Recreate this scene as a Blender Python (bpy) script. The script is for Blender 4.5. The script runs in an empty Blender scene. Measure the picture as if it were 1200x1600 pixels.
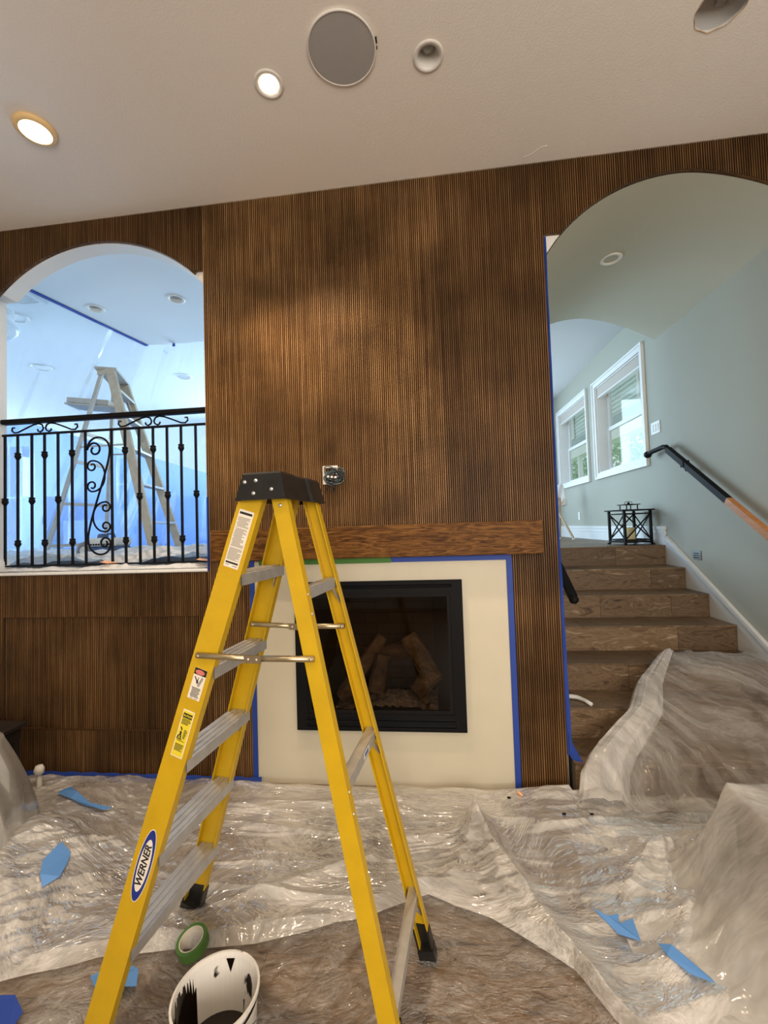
import bpy, bmesh, math, random
import numpy as np
from mathutils import Vector, Matrix

random.seed(7)
SC = bpy.context.scene
COL = SC.collection
PI = math.pi

# ------------------------------------------------------------------ camera
F_PX, YAW, PITCH, ROLL = 667.14, 0.1028, 0.0356, 0.0320
cam_d = bpy.data.cameras.new('camera')
cam_d.sensor_fit = 'HORIZONTAL'
cam_d.sensor_width = 36.0
cam_d.lens = F_PX / 1200.0 * 36.0
cam_d.clip_start = 0.02
cam = bpy.data.objects.new('camera', cam_d)
COL.objects.link(cam)
_f = Vector((-math.sin(YAW) * math.cos(PITCH), math.cos(YAW) * math.cos(PITCH), math.sin(PITCH)))
_r = Vector((math.cos(YAW), math.sin(YAW), 0))
_u = _r.cross(_f)
_r2 = _r * math.cos(ROLL) - _u * math.sin(ROLL)
_u2 = _r * math.sin(ROLL) + _u * math.cos(ROLL)
M = Matrix((_r2, _u2, -_f)).transposed().to_4x4()
M.translation = Vector((0, -2.5068, 1.5))
cam.matrix_world = M
SC.camera = cam

# ------------------------------------------------------------------ view, world
SC.view_settings.view_transform = 'Standard'
SC.view_settings.look = 'None'
SC.view_settings.gamma = 1.0
SC.view_settings.use_curve_mapping = False
SC.view_settings.exposure = 0.0
SC.cycles.use_denoising = True
SC.cycles.max_bounces = 10
SC.cycles.diffuse_bounces = 5
SC.cycles.transparent_max_bounces = 24
SC.cycles.caustics_reflective = False
SC.cycles.caustics_refractive = False
SC.cycles.sample_clamp_indirect = 6.0
world = bpy.data.worlds.new('daylight')
SC.world = world
world.use_nodes = True
wb = world.node_tree.nodes['Background']
wb.inputs[0].default_value = (0.80, 0.92, 1.0, 1)
wb.inputs[1].default_value = 1.25

# ------------------------------------------------------------------ large lights
def area_light(name, loc, rot, sx, sy, power, color):
    d = bpy.data.lights.new(name, 'AREA')
    d.shape = 'RECTANGLE'; d.size = sx; d.size_y = sy
    d.energy = power; d.color = color
    o = bpy.data.objects.new(name, d)
    o.location = loc; o.rotation_euler = rot
    COL.objects.link(o)
    return o
FILL_COL = (0.60, 0.82, 1.0)
# daylight through the window in the wall behind the photographer;
# then three unseen bluish lamps added to brighten the raised rooms
area_light('daylight_room_window', (1.2, -5.25, 1.9), (PI / 2, 0, 0), 2.6, 1.9, 158, (1.0, 0.90, 0.78))
area_light('added_upper_light', (-2.0, 4.95, 2.5), (-PI / 2, 0, 0), 3.0, 2.0, 235, FILL_COL)
area_light('added_hall_light', (0.9, 4.95, 2.5), (-PI / 2, 0, 0), 1.6, 2.0, 30, FILL_COL)
area_light('added_side_light', (-9.3, 2.8, 2.4), (0, -PI / 2, 0), 2.0, 2.6, 330, FILL_COL)

# ------------------------------------------------------------------ helpers
WLOC = {}
def finish(o, label=None, cat=None, group=None, kind=None):
    if label: o['label'] = label
    if cat: o['category'] = cat
    if group: o['group'] = group
    if kind: o['kind'] = kind
    return o
def thing(name, loc, label, cat, group=None, kind=None):
    o = bpy.data.objects.new(name, None)
    o.empty_display_size = 0.1
    o.location = loc
    COL.objects.link(o)
    WLOC[o.name] = Vector(loc)
    return finish(o, label, cat, group, kind)
def obj(name, vf, mat, parent=None, smooth=False, label=None, cat=None, group=None, kind=None, mat2=None, idx=None):
    """world-space verts + faces -> one mesh object (origin at parent origin, or at its own base)"""
    v, f = vf
    v = np.asarray(v, dtype=float).reshape(-1, 3)
    if parent is not None:
        org = WLOC[parent.name]
    else:
        lo, hi = v.min(0), v.max(0)
        org = Vector(((lo[0] + hi[0]) / 2, (lo[1] + hi[1]) / 2, lo[2]))
    me = bpy.data.meshes.new(name)
    me.from_pydata((v - np.array(org)).tolist(), [], [tuple(int(i) for i in q) for q in f])
    me.materials.append(mat)
    if mat2 is not None:
        me.materials.append(mat2); me.polygons.foreach_set('material_index', idx)
    if smooth:
        me.polygons.foreach_set('use_smooth', [True] * len(me.polygons))
    me.update()
    o = bpy.data.objects.new(name, me)
    COL.objects.link(o)
    WLOC[o.name] = org
    if parent is not None:
        o.parent = parent
    else:
        o.location = org
    return finish(o, label, cat, group, kind)
def inst(src, delta, parent=None):
    """copy sharing mesh data, moved by delta"""
    o = src.copy()
    COL.objects.link(o)
    o.location = Vector(src.location) + Vector(delta)
    if parent is not None:
        o.parent = parent
    WLOC[o.name] = WLOC[src.name] + Vector(delta)
    return o
def join(*parts):
    V, F, n = [], [], 0
    for v, f in parts:
        v = np.asarray(v, dtype=float).reshape(-1, 3)
        V.append(v); F += [tuple(i + n for i in q) for q in f]; n += len(v)
    return np.concatenate(V), F
BOXF = [(0, 3, 2, 1), (4, 5, 6, 7), (0, 1, 5, 4), (1, 2, 6, 5), (2, 3, 7, 6), (3, 0, 4, 7)]
def box(x0, x1, y0, y1, z0, z1):
    return ([(x0, y0, z0), (x1, y0, z0), (x1, y1, z0), (x0, y1, z0), (x0, y0, z1), (x1, y0, z1), (x1, y1, z1), (x0, y1, z1)], BOXF)
def bbox(x0, x1, y0, y1, z0, z1, b=0.004):
    """box with chamfered edges"""
    bm = bmesh.new()
    v, f = box(x0, x1, y0, y1, z0, z1)
    vs = [bm.verts.new(p) for p in v]
    for q in f: bm.faces.new([vs[i] for i in q])
    bmesh.ops.bevel(bm, geom=bm.edges[:] , offset=b, segments=1, affect='EDGES', profile=0.5)
    r = out(bm); return r
def out(bm):
    bm.verts.index_update()
    v = [tuple(x.co) for x in bm.verts]; f = [tuple(x.index for x in q.verts) for q in bm.faces]
    bm.free(); return v, f
def frame_of(d):
    d = Vector(d).normalized()
    a = Vector((0, 0, 1)) if abs(d.z) < 0.9 else Vector((1, 0, 0))
    e = d.cross(a).normalized(); g = e.cross(d).normalized()
    return d, e, g
def bar(p, q, w, h, up=None):
    """rectangular bar from p to q, w across, h along 'up'"""
    p, q = Vector(p), Vector(q)
    d = (q - p).normalized()
    if up is None: d, e, g = frame_of(d)
    else:
        g = Vector(up); g = (g - d * g.dot(d)).normalized(); e = d.cross(g)
    v = []
    for c in (p, q):
        for s, t in ((-1, -1), (1, -1), (1, 1), (-1, 1)):
            v.append(c + e * s * w / 2 + g * t * h / 2)
    return [tuple(x) for x in v], BOXF
def tube(pts, r, n=10, caps=True):
    """tube along a polyline; r scalar or list"""
    pts = [Vector(p) for p in pts]; V = []; F = []
    m = len(pts); up = None
    for i, p in enumerate(pts):
        t = (pts[min(i + 1, m - 1)] - pts[max(i - 1, 0)]).normalized()
        if up is None: e = frame_of(t)[1]
        else: e = (up - t * up.dot(t)).normalized()
        g = t.cross(e)
        up = e
        rr = r[i] if isinstance(r, (list, tuple)) else r
        for k in range(n):
            a = 2 * PI * k / n
            V.append(tuple(p + (e * math.cos(a) + g * math.sin(a)) * rr))
    for i in range(m - 1):
        for k in range(n):
            a = i * n + k; b = i * n + (k + 1) % n
            F.append((a, b, b + n, a + n))
    if caps:
        F.append(tuple(range(n - 1, -1, -1))); F.append(tuple(range((m - 1) * n, m * n)))
    return V, F
def lathe(prof, c, n=32, axis='Z'):
    """revolve (r,h) profile about axis through c"""
    V = []; F = []; m = len(prof)
    for r, h in prof:
        for k in range(n):
            a = 2 * PI * k / n
            x, y = r * math.cos(a), r * math.sin(a)
            if axis == 'Z': V.append((c[0] + x, c[1] + y, c[2] + h))
            elif axis == 'Y': V.append((c[0] + x, c[1] + h, c[2] + y))
            else: V.append((c[0] + h, c[1] + x, c[2] + y))
    for i in range(m - 1):
        for k in range(n):
            a = i * n + k; b = i * n + (k + 1) % n
            F.append((a, b, b + n, a + n))
    return V, F
def plate(outer, holes, t0, t1, axis):
    """flat plate of 2D outline with holes, extruded from t0 to t1. axis: normal axis"""
    def P(a, b, t):
        return {'Y': (a, t, b), 'X': (t, a, b), 'Z': (a, b, t)}[axis]
    bm = bmesh.new(); loops = []
    for lp in [outer] + list(holes):
        vs = [bm.verts.new(P(a, b, t0)) for a, b in lp]
        for i in range(len(vs)): bm.edges.new((vs[i], vs[(i + 1) % len(vs)]))
        loops.append(vs)
    bmesh.ops.triangle_fill(bm, use_beauty=True, use_dissolve=False, edges=bm.edges[:])
    bm.verts.index_update()
    V = [tuple(v.co) for v in bm.verts]; n = len(V)
    F = [tuple(v.index for v in q.verts) for q in bm.faces]
    LI = [[v.index for v in lp] for lp in loops]
    bm.free()
    k = {'Y': 1, 'X': 0, 'Z': 2}[axis]
    V2 = []
    for v in V:
        w = list(v); w[k] = t1; V2.append(tuple(w))
    F2 = [tuple(i + n for i in reversed(q)) for q in F]
    S = []
    for lp in LI:
        for i in range(len(lp)):
            a, b = lp[i], lp[(i + 1) % len(lp)]
            S.append((a, b, b + n, a + n))
    return V + V2, F + F2 + S
def circ(cx, cy, r, n=32):
    return [(cx + r * math.cos(2 * PI * k / n), cy + r * math.sin(2 * PI * k / n)) for k in range(n)]
def rect(a0, a1, b0, b1):
    return [(a0, b0), (a1, b0), (a1, b1), (a0, b1)]
def text_vf(s, size, org, ex, ey, ez, lift=0.0, depth=0.0004, bold=0.0, shear=0.0):
    c = bpy.data.curves.new('t', 'FONT'); c.body = s; c.size = size; c.align_x = 'CENTER'; c.align_y = 'CENTER'
    c.extrude = depth; c.offset = bold; c.shear = shear
    o = bpy.data.objects.new('t', c); COL.objects.link(o)
    dg = bpy.context.evaluated_depsgraph_get()
    me = bpy.data.meshes.new_from_object(o.evaluated_get(dg))
    ex, ey, ez, org = map(Vector, (ex, ey, ez, org))
    v = [tuple(org + ex * p.co.x + ey * p.co.y + ez * (p.co.z + lift)) for p in me.vertices]
    f = [tuple(q.vertices) for q in me.polygons]
    bpy.data.objects.remove(o); bpy.data.curves.remove(c); bpy.data.meshes.remove(me)
    return v, f

# --- numpy noise for folds
_rng = np.random.RandomState(3)
_TAB = _rng.rand(256, 256)
def vn(x, y, s=0):
    x = np.asarray(x) + 17.3 * s; y = np.asarray(y) + 9.7 * s
    xi = np.floor(x).astype(int); yi = np.floor(y).astype(int)
    fx = x - xi; fy = y - yi
    fx = fx * fx * (3 - 2 * fx); fy = fy * fy * (3 - 2 * fy)
    g = lambda a, b: _TAB[a % 256, b % 256]
    return (g(xi, yi) * (1 - fx) + g(xi + 1, yi) * fx) * (1 - fy) + (g(xi, yi + 1) * (1 - fx) + g(xi + 1, yi + 1) * fx) * fy
def rn(x, y, s=0):
    return 1 - np.abs(2 * vn(x, y, s) - 1)           # ridged: sharp crests
def rot2(x, y, a):
    return x * math.cos(a) + y * math.sin(a), -x * math.sin(a) + y * math.cos(a)
def grid_faces(nx, ny, mask=None):
    i, j = np.meshgrid(np.arange(nx - 1), np.arange(ny - 1), indexing='ij')
    a = i * ny + j
    q = np.stack([a, a + ny, a + ny + 1, a + 1], -1).reshape(-1, 4)
    if mask is not None:
        q = q[mask.reshape(-1)[q].all(1)]
    return q

# ------------------------------------------------------------------ materials
def new_mat(name):
    m = bpy.data.materials.new(name); m.use_nodes = True
    return m, m.node_tree.nodes, m.node_tree.links, m.node_tree.nodes['Principled BSDF']
def plain(name, col, rough=0.5, metal=0.0, spec=0.5, bump=0.0, bscale=200.0, var=0.0, vscale=8.0, emit=None):
    m, N, L, b = new_mat(name)
    b.inputs['Base Color'].default_value = (*col, 1)
    b.inputs['Roughness'].default_value = rough
    b.inputs['Metallic'].default_value = metal
    b.inputs['Specular IOR Level'].default_value = spec
    tc = N.new('ShaderNodeTexCoord')
    if var > 0:
        n = N.new('ShaderNodeTexNoise'); n.inputs['Scale'].default_value = vscale; n.inputs['Detail'].default_value = 6
        L.new(tc.outputs['Object'], n.inputs['Vector'])
        r = N.new('ShaderNodeMapRange'); r.inputs[1].default_value = .3; r.inputs[2].default_value = .7
        r.inputs[3].default_value = 1 - var; r.inputs[4].default_value = 1 + var * .6
        L.new(n.outputs['Fac'], r.inputs[0])
        mx = N.new('ShaderNodeMix'); mx.data_type = 'RGBA'; mx.blend_type = 'MULTIPLY'; mx.inputs[0].default_value = 1
        mx.inputs[6].default_value = (*col, 1); L.new(r.outputs[0], mx.inputs[7])
        L.new(mx.outputs[2], b.inputs['Base Color'])
    if bump > 0:
        n = N.new('ShaderNodeTexNoise'); n.inputs['Scale'].default_value = bscale; n.inputs['Detail'].default_value = 3
        L.new(tc.outputs['Object'], n.inputs['Vector'])
        bp = N.new('ShaderNodeBump'); bp.inputs['Strength'].default_value = bump; bp.inputs['Distance'].default_value = .004
        L.new(n.outputs['Fac'], bp.inputs['Height']); L.new(bp.outputs[0], b.inputs['Normal'])
    if emit:
        b.inputs['Emission Color'].default_value = (*emit[0], 1); b.inputs['Emission Strength'].default_value = emit[1]
    return m
def wood(name, cols, along, scale, stretch, rough=0.45, detail=8, blotch=0.0, rnd=0.25, distort=1.0, bump=0.05, coat=0.0, spec=0.3):
    """grain noise stretched along an axis ('X','Y','Z'), colour ramp cols [(pos,(rgb))], object-random tint"""
    m, N, L, b = new_mat(name)
    tc = N.new('ShaderNodeTexCoord'); mp = N.new('ShaderNodeMapping')
    sc = [scale] * 3; sc['XYZ'.index(along)] = scale / stretch
    mp.inputs['Scale'].default_value = sc
    oi = N.new('ShaderNodeObjectInfo')
    ml = N.new('ShaderNodeMath'); ml.operation = 'MULTIPLY'; ml.inputs[1].default_value = 37.0
    L.new(oi.outputs['Random'], ml.inputs[0])
    cx = N.new('ShaderNodeCombineXYZ')
    for i in range(3): L.new(ml.outputs[0], cx.inputs[i])
    ad = N.new('ShaderNodeVectorMath'); ad.operation = 'ADD'
    L.new(tc.outputs['Object'], mp.inputs['Vector']); L.new(mp.outputs[0], ad.inputs[0]); L.new(cx.outputs[0], ad.inputs[1])
    n = N.new('ShaderNodeTexNoise'); n.inputs['Scale'].default_value = 1.0; n.inputs['Detail'].default_value = detail
    n.inputs['Roughness'].default_value = .62; n.inputs['Distortion'].default_value = distort
    L.new(ad.outputs[0], n.inputs['Vector'])
    cr = N.new('ShaderNodeValToRGB')
    while len(cr.color_ramp.elements) < len(cols): cr.color_ramp.elements.new(0.5)
    for e, (p, c) in zip(cr.color_ramp.elements, cols):
        e.position = p; e.color = (*c, 1)
    L.new(n.outputs['Fac'], cr.inputs[0])
    last = cr.outputs[0]
    mr = N.new('ShaderNodeMapRange'); mr.inputs[3].default_value = 1 - rnd; mr.inputs[4].default_value = 1 + rnd
    L.new(oi.outputs['Random'], mr.inputs[0])
    mx = N.new('ShaderNodeMix'); mx.data_type = 'RGBA'; mx.blend_type = 'MULTIPLY'; mx.inputs[0].default_value = 1
    L.new(last, mx.inputs[6]); L.new(mr.outputs[0], mx.inputs[7]); last = mx.outputs[2]
    if blotch > 0:
        n2 = N.new('ShaderNodeTexNoise'); n2.inputs['Scale'].default_value = 2.6; n2.inputs['Detail'].default_value = 3
        L.new(tc.outputs['Object'], n2.inputs['Vector'])
        m2 = N.new('ShaderNodeMapRange'); m2.inputs[1].default_value = .35; m2.inputs[2].default_value = .65
        m2.inputs[3].default_value = 1 - blotch; m2.inputs[4].default_value = 1 + blotch
        L.new(n2.outputs['Fac'], m2.inputs[0])
        x2 = N.new('ShaderNodeMix'); x2.data_type = 'RGBA'; x2.blend_type = 'MULTIPLY'; x2.inputs[0].default_value = 1
        L.new(last, x2.inputs[6]); L.new(m2.outputs[0], x2.inputs[7]); last = x2.outputs[2]
    L.new(last, b.inputs['Base Color'])
    b.inputs['Roughness'].default_value = rough
    b.inputs['Specular IOR Level'].default_value = spec; b.inputs['Coat Weight'].default_value = coat; b.inputs['Coat Roughness'].default_value = .2
    if bump > 0:
        bp = N.new('ShaderNodeBump'); bp.inputs['Strength'].default_value = bump; bp.inputs['Distance'].default_value = .01
        L.new(n.outputs['Fac'], bp.inputs['Height']); L.new(bp.outputs[0], b.inputs['Normal'])
    return m
def plastic(name, tint, opac, rough=0.16, haze=(0.92, 0.9, 0.87), gloss=0.25, tscale=6.0, tvar=0.25, trans=0.35, crease=0.35, cscale=16.0, stretch=(1, 1, 1), bump=.5, warp=0.0, rot=0.0, dist=.8):
    """thin polythene film: part clear, part milky (diffuse + translucent), glossy skin, fine sharp creases"""
    m = bpy.data.materials.new(name); m.use_nodes = True
    N, L = m.node_tree.nodes, m.node_tree.links
    N.remove(N['Principled BSDF'])
    outn = N['Material Output']
    tr = N.new('ShaderNodeBsdfTransparent'); tr.inputs[0].default_value = (*tint, 1)
    df = N.new('ShaderNodeBsdfDiffuse'); df.inputs[0].default_value = (*haze, 1)
    tl = N.new('ShaderNodeBsdfTranslucent'); tl.inputs[0].default_value = (*haze, 1)
    gl = N.new('ShaderNodeBsdfGlossy'); gl.inputs['Roughness'].default_value = rough
    gl.inputs[0].default_value = (1, 1, 1, 1)
    m1 = N.new('ShaderNodeMixShader'); m1.inputs[0].default_value = trans
    L.new(df.outputs[0], m1.inputs[1]); L.new(tl.outputs[0], m1.inputs[2])
    tc = N.new('ShaderNodeTexCoord'); mp = N.new('ShaderNodeMapping'); mp.inputs['Scale'].default_value = stretch
    src = tc.outputs['Object']
    if warp:
        wn = N.new('ShaderNodeTexNoise'); wn.inputs['Scale'].default_value = 1.3; wn.inputs['Detail'].default_value = 1
        L.new(src, wn.inputs['Vector'])
        sb = N.new('ShaderNodeVectorMath'); sb.operation = 'SUBTRACT'; sb.inputs[1].default_value = (.5, .5, .5); L.new(wn.outputs['Color'], sb.inputs[0])
        sc_ = N.new('ShaderNodeVectorMath'); sc_.operation = 'SCALE'; sc_.inputs['Scale'].default_value = warp; L.new(sb.outputs[0], sc_.inputs[0])
        ad = N.new('ShaderNodeVectorMath'); ad.operation = 'ADD'; L.new(src, ad.inputs[0]); L.new(sc_.outputs[0], ad.inputs[1]); src = ad.outputs[0]
    rt = N.new('ShaderNodeMapping'); rt.inputs['Rotation'].default_value = (0, 0, rot); L.new(src, rt.inputs[0])
    L.new(rt.outputs[0], mp.inputs[0])
    def noise(sc, det, dist):
        n = N.new('ShaderNodeTexNoise'); n.inputs['Scale'].default_value = sc; n.inputs['Detail'].default_value = det
        n.inputs['Roughness'].default_value = .6; n.inputs['Distortion'].default_value = dist
        L.new(mp.outputs[0], n.inputs['Vector']); return n
    def math_(op, a, b=None, c=None, clamp=False):
        q = N.new('ShaderNodeMath'); q.operation = op; q.use_clamp = clamp
        for k, x in enumerate((a, b, c)):
            if x is None: continue
            if isinstance(x, (int, float)): q.inputs[k].default_value = x
            else: L.new(x, q.inputs[k])
        return q.outputs[0]
    n1 = noise(tscale, 5, dist * 1.2)
    mr = N.new('ShaderNodeMapRange'); mr.inputs[1].default_value = .3; mr.inputs[2].default_value = .7
    mr.inputs[3].default_value = opac - tvar; mr.inputs[4].default_value = opac + tvar
    L.new(n1.outputs['Fac'], mr.inputs[0])
    n2 = noise(cscale, 3, dist)
    ridge_ = math_('ABSOLUTE', math_('SUBTRACT', n2.outputs['Fac'], .5))
    lines_ = math_('SUBTRACT', 1.0, math_('MULTIPLY', ridge_, 16.0), clamp=True)
    n3 = noise(cscale * 2.7, 2, dist * .7)
    r3 = math_('ABSOLUTE', math_('SUBTRACT', n3.outputs['Fac'], .5))
    l3 = math_('SUBTRACT', 1.0, math_('MULTIPLY', r3, 13.0), clamp=True)
    both = math_('MULTIPLY_ADD', l3, .5, lines_)
    op_ = math_('MULTIPLY_ADD', both, crease, mr.outputs[0], clamp=True)
    hgt = math_('MULTIPLY_ADD', r3, .45, ridge_)
    bp = N.new('ShaderNodeBump'); bp.inputs['Strength'].default_value = bump; bp.inputs['Distance'].default_value = .03
    L.new(hgt, bp.inputs['Height'])
    for nd in (df, tl, gl): L.new(bp.outputs[0], nd.inputs['Normal'])
    m2 = N.new('ShaderNodeMixShader'); L.new(op_, m2.inputs[0])
    L.new(tr.outputs[0], m2.inputs[1]); L.new(m1.outputs[0], m2.inputs[2])
    fr = N.new('ShaderNodeFresnel'); fr.inputs[0].default_value = 1.45
    ml = math_('MULTIPLY_ADD', fr.outputs[0], gloss, .012, True)
    m3 = N.new('ShaderNodeMixShader'); L.new(ml, m3.inputs[0])
    L.new(m2.outputs[0], m3.inputs[1]); L.new(gl.outputs[0], m3.inputs[2])
    L.new(m3.outputs[0], outn.inputs[0])
    return m
def glass(name, tint, gloss=0.6, rough=0.02):
    m = bpy.data.materials.new(name); m.use_nodes = True
    N, L = m.node_tree.nodes, m.node_tree.links
    N.remove(N['Principled BSDF'])
    tr = N.new('ShaderNodeBsdfTransparent'); tr.inputs[0].default_value = (*tint, 1)
    gl = N.new('ShaderNodeBsdfGlossy'); gl.inputs['Roughness'].default_value = rough
    fr = N.new('ShaderNodeFresnel'); fr.inputs[0].default_value = 1.45
    ml = N.new('ShaderNodeMath'); ml.operation = 'MULTIPLY'; ml.inputs[1].default_value = gloss
    L.new(fr.outputs[0], ml.inputs[0])
    mx = N.new('ShaderNodeMixShader'); L.new(ml.outputs[0], mx.inputs[0])
    L.new(tr.outputs[0], mx.inputs[1]); L.new(gl.outputs[0], mx.inputs[2])
    L.new(mx.outputs[0], N['Material Output'].inputs[0])
    return m
def paint_blobs(name, base, dark, z_lo, z_hi, thr=0.52, scale=9.0, rough=.35):
    """white plastic smeared with dark stain"""
    m, N, L, b = new_mat(name)
    tc = N.new('ShaderNodeTexCoord'); n = N.new('ShaderNodeTexNoise')
    n.inputs['Scale'].default_value = scale; n.inputs['Detail'].default_value = 4; n.inputs['Distortion'].default_value = .6
    mp = N.new('ShaderNodeMapping'); mp.inputs['Scale'].default_value = (1, 1, .45)
    L.new(tc.outputs['Object'], mp.inputs[0]); L.new(mp.outputs[0], n.inputs['Vector'])
    cr = N.new('ShaderNodeValToRGB'); cr.color_ramp.elements[0].position = thr; cr.color_ramp.elements[1].position = thr + .02
    cr.color_ramp.elements[0].color = (*base, 1); cr.color_ramp.elements[1].color = (*dark, 1)
    L.new(n.outputs['Fac'], cr.inputs[0]); L.new(cr.outputs[0], b.inputs['Base Color'])
    b.inputs['Roughness'].default_value = rough
    return m

MT = {}
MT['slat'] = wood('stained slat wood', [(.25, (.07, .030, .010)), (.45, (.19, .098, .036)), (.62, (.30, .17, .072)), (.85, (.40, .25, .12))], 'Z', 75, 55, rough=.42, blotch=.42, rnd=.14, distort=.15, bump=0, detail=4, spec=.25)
MT['slat_dark'] = wood('darker stained slat wood', [(.25, (.040, .017, .006)), (.45, (.095, .047, .017)), (.62, (.155, .083, .033)), (.85, (.23, .135, .06))], 'Z', 75, 55, rough=.42, blotch=.35, rnd=.14, distort=.15, bump=0, detail=4, spec=.25)  # darker tone for the panels around and beside the openings
MT['slat_mid'] = wood('stained slat wood, deeper coat', [(.25, (.052, .023, .008)), (.45, (.14, .070, .026)), (.62, (.22, .122, .050)), (.85, (.31, .19, .088))], 'Z', 75, 55, rough=.42, blotch=.40, rnd=.12, distort=.15, bump=0, detail=4, spec=.25)  # middle tone for the stair side of the centre panels
MT['groove'] = plain('groove stain', (.055, .024, .007), .7, spec=.15)
MT['mantel'] = wood('stained oak mantel', [(.3, (.03, .010, .002)), (.45, (.095, .038, .009)), (.56, (.17, .075, .018)), (.72, (.26, .125, .035))], 'X', 55, 9, rough=.5, rnd=.03, distort=2.2, bump=.06, spec=.12)
MT['drywall'] = plain('white drywall paint', (.72, .70, .67), .75, bump=.12, bscale=160)
MT['ceil'] = plain('ceiling paint', (.87, .81, .74), .85, bump=.22, bscale=130)
MT['ceilup'] = plain('upper ceiling paint', (.74, .76, .77), .85, bump=.1, bscale=150)
MT['greywall'] = plain('grey wall paint', (.405, .398, .33), .7, bump=.12, bscale=160)
MT['vault'] = plain('vault paint', (.50, .485, .385), .75, bump=.15, bscale=160)
MT['trim'] = plain('white trim paint', (.82, .82, .80), .4)
MT['surround'] = plain('fireplace surround paint', (.64, .58, .44), .5, bump=.06, bscale=30, var=.03, vscale=5)
MT['tile'] = wood('wood look tile', [(.28, (.035, .020, .010)), (.40, (.115, .070, .037)), (.49, (.20, .130, .075)), (.55, (.13, .080, .043)), (.63, (.24, .165, .10)), (.76, (.42, .335, .235))], 'X', 11, 4.0, rough=.45, rnd=.24, distort=2.6, bump=.05, detail=9)
MT['tile_y'] = MT['tile']
MT['grout'] = plain('grout', (.12, .095, .07), .9)
MT['blue'] = plain('blue tape', (.013, .052, .32), .6, bump=.08, bscale=120)
MT['bluelight'] = plain('pale blue tape', (.10, .27, .62), .6, bump=.1, bscale=90)
MT['green'] = plain('green tape', (.06, .19, .025), .6, bump=.08, bscale=120)
MT['greenroll'] = plain('green tape roll', (.085, .20, .04), .5)
MT['black'] = plain('black metal', (.007, .007, .008), .55, spec=.10)
MT['blackmat'] = plain('black matte metal', (.007, .006, .006), .6, spec=.15)
MT['yellow'] = plain('yellow fibreglass', (.575, .355, .008), .38, var=.07, vscale=14, bump=.05, bscale=60)
MT['alu'] = plain('aluminium step', (.60, .60, .60), .42, metal=.75, var=.12, vscale=25, bump=.06, bscale=90)
MT['brass'] = plain('zinc plated spreader', (.52, .43, .27), .33, metal=.9)
MT['rivet'] = plain('rivet', (.7, .7, .7), .3, metal=.8)
MT['cap'] = plain('black ladder plastic', (.013, .012, .012), .34, bump=.12, bscale=70, var=.3, vscale=20)
MT['labelw'] = plain('paper label', (.80, .73, .62), .6)
MT['labely'] = plain('yellow label', (.78, .62, .03), .5)
MT['print'] = plain('black print', (.015, .013, .012), .6)
MT['printg'] = plain('grey print', (.30, .26, .21), .7)
MT['pink'] = plain('faded red print', (.62, .17, .13), .6)
MT['logob'] = plain('logo blue', (.012, .03, .22), .45)
MT['bucket'] = paint_blobs('bucket plastic', (.80, .76, .70), (.012, .007, .005), 0, 1, thr=.66, scale=9)
MT['stain'] = plain('wet stain', (.008, .004, .002), .12)
MT['glass'] = glass('window glass', (.97, 1, .99), .5)
MT['fireglass'] = glass('fireplace glass', (.60, .55, .50), .6, .03)
MT['log'] = wood('ceramic log', [(.3, (.10, .065, .04)), (.55, (.30, .21, .13)), (.8, (.48, .36, .25))], 'X', 18, 2.0, rough=.9, rnd=.2)
MT['ember'] = plain('ember bed', (.42, .36, .30), .95, bump=.8, bscale=60, var=.6, vscale=60)
MT['brick'] = plain('fire brick', (.075, .05, .035), .9, var=.25, vscale=12)
MT['firebox'] = plain('firebox mortar', (.035, .025, .019), .95)
MT['lens'] = plain('lamp lens', (1, .9, .7), .5, emit=((1, .80, .48), 9.0))
MT['bulb'] = plain('lamp bulb', (1, .9, .75), .4, emit=((1, .85, .58), 14.0))
MT['bulboff'] = plain('unlit bulb', (.34, .36, .33), .2)
MT['lampring'] = plain('lamp trim', (.78, .74, .68), .45)
MT['lampcone'] = plain('lamp reflector', (.75, .72, .67), .35)
MT['speaker'] = plain('speaker grille', (.40, .38, .365), .7, bump=.3, bscale=600)
MT['alu2'] = plain('old ladder aluminium', (.46, .42, .36), .5, metal=.15, var=.15, vscale=15)
MT['wood2'] = plain('old ladder timber', (.50, .42, .31), .6, var=.14, vscale=16)
MT['orange'] = wood('bare handrail timber', [(.3, (.42, .16, .05)), (.7, (.60, .27, .10))], 'Y', 30, 8, rough=.5, rnd=.02)
MT['tan'] = plain('raw timber', (.55, .40, .26), .6)
MT['cloth'] = plain('white cloth', (.78, .76, .73), .85, bump=.3, bscale=60)
MT['candle'] = plain('candle wax', (.62, .53, .27), .5)
MT['toolblue'] = plain('dark blue tool body', (.05, .09, .19), .45, var=.3, vscale=30)
MT['toolcream'] = plain('cream tool cover', (.62, .58, .50), .5, var=.2, vscale=30)
MT['rubber'] = plain('rubber', (.20, .18, .16), .8)
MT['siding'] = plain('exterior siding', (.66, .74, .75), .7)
MT['sidingshade'] = plain('siding with painted shade', (.32, .40, .42), .7)  # porch shade painted into a darker siding colour; house windows share it
MT['leaf'] = plain('leaf', (.34, .60, .26), .6, var=.3, vscale=3)
MT['bark'] = plain('bark', (.12, .09, .06), .9)
MT['blind'] = plain('roller blind', (.52, .46, .40), .8)
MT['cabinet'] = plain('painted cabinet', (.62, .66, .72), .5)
MT['cabinetshade'] = plain('cabinet with painted shade', (.20, .27, .40), .5)  # blue shade of the far room is painted into this cabinet colour
MT['orangefoam'] = plain('orange foam', (.85, .42, .20), .7)
MT['whiteplastic'] = plain('white plastic', (.78, .77, .73), .4)
MT['wire'] = plain('black cable', (.016, .02, .022), .4)
MT['wiregrey'] = plain('grey cable', (.10, .14, .15), .4)
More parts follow.
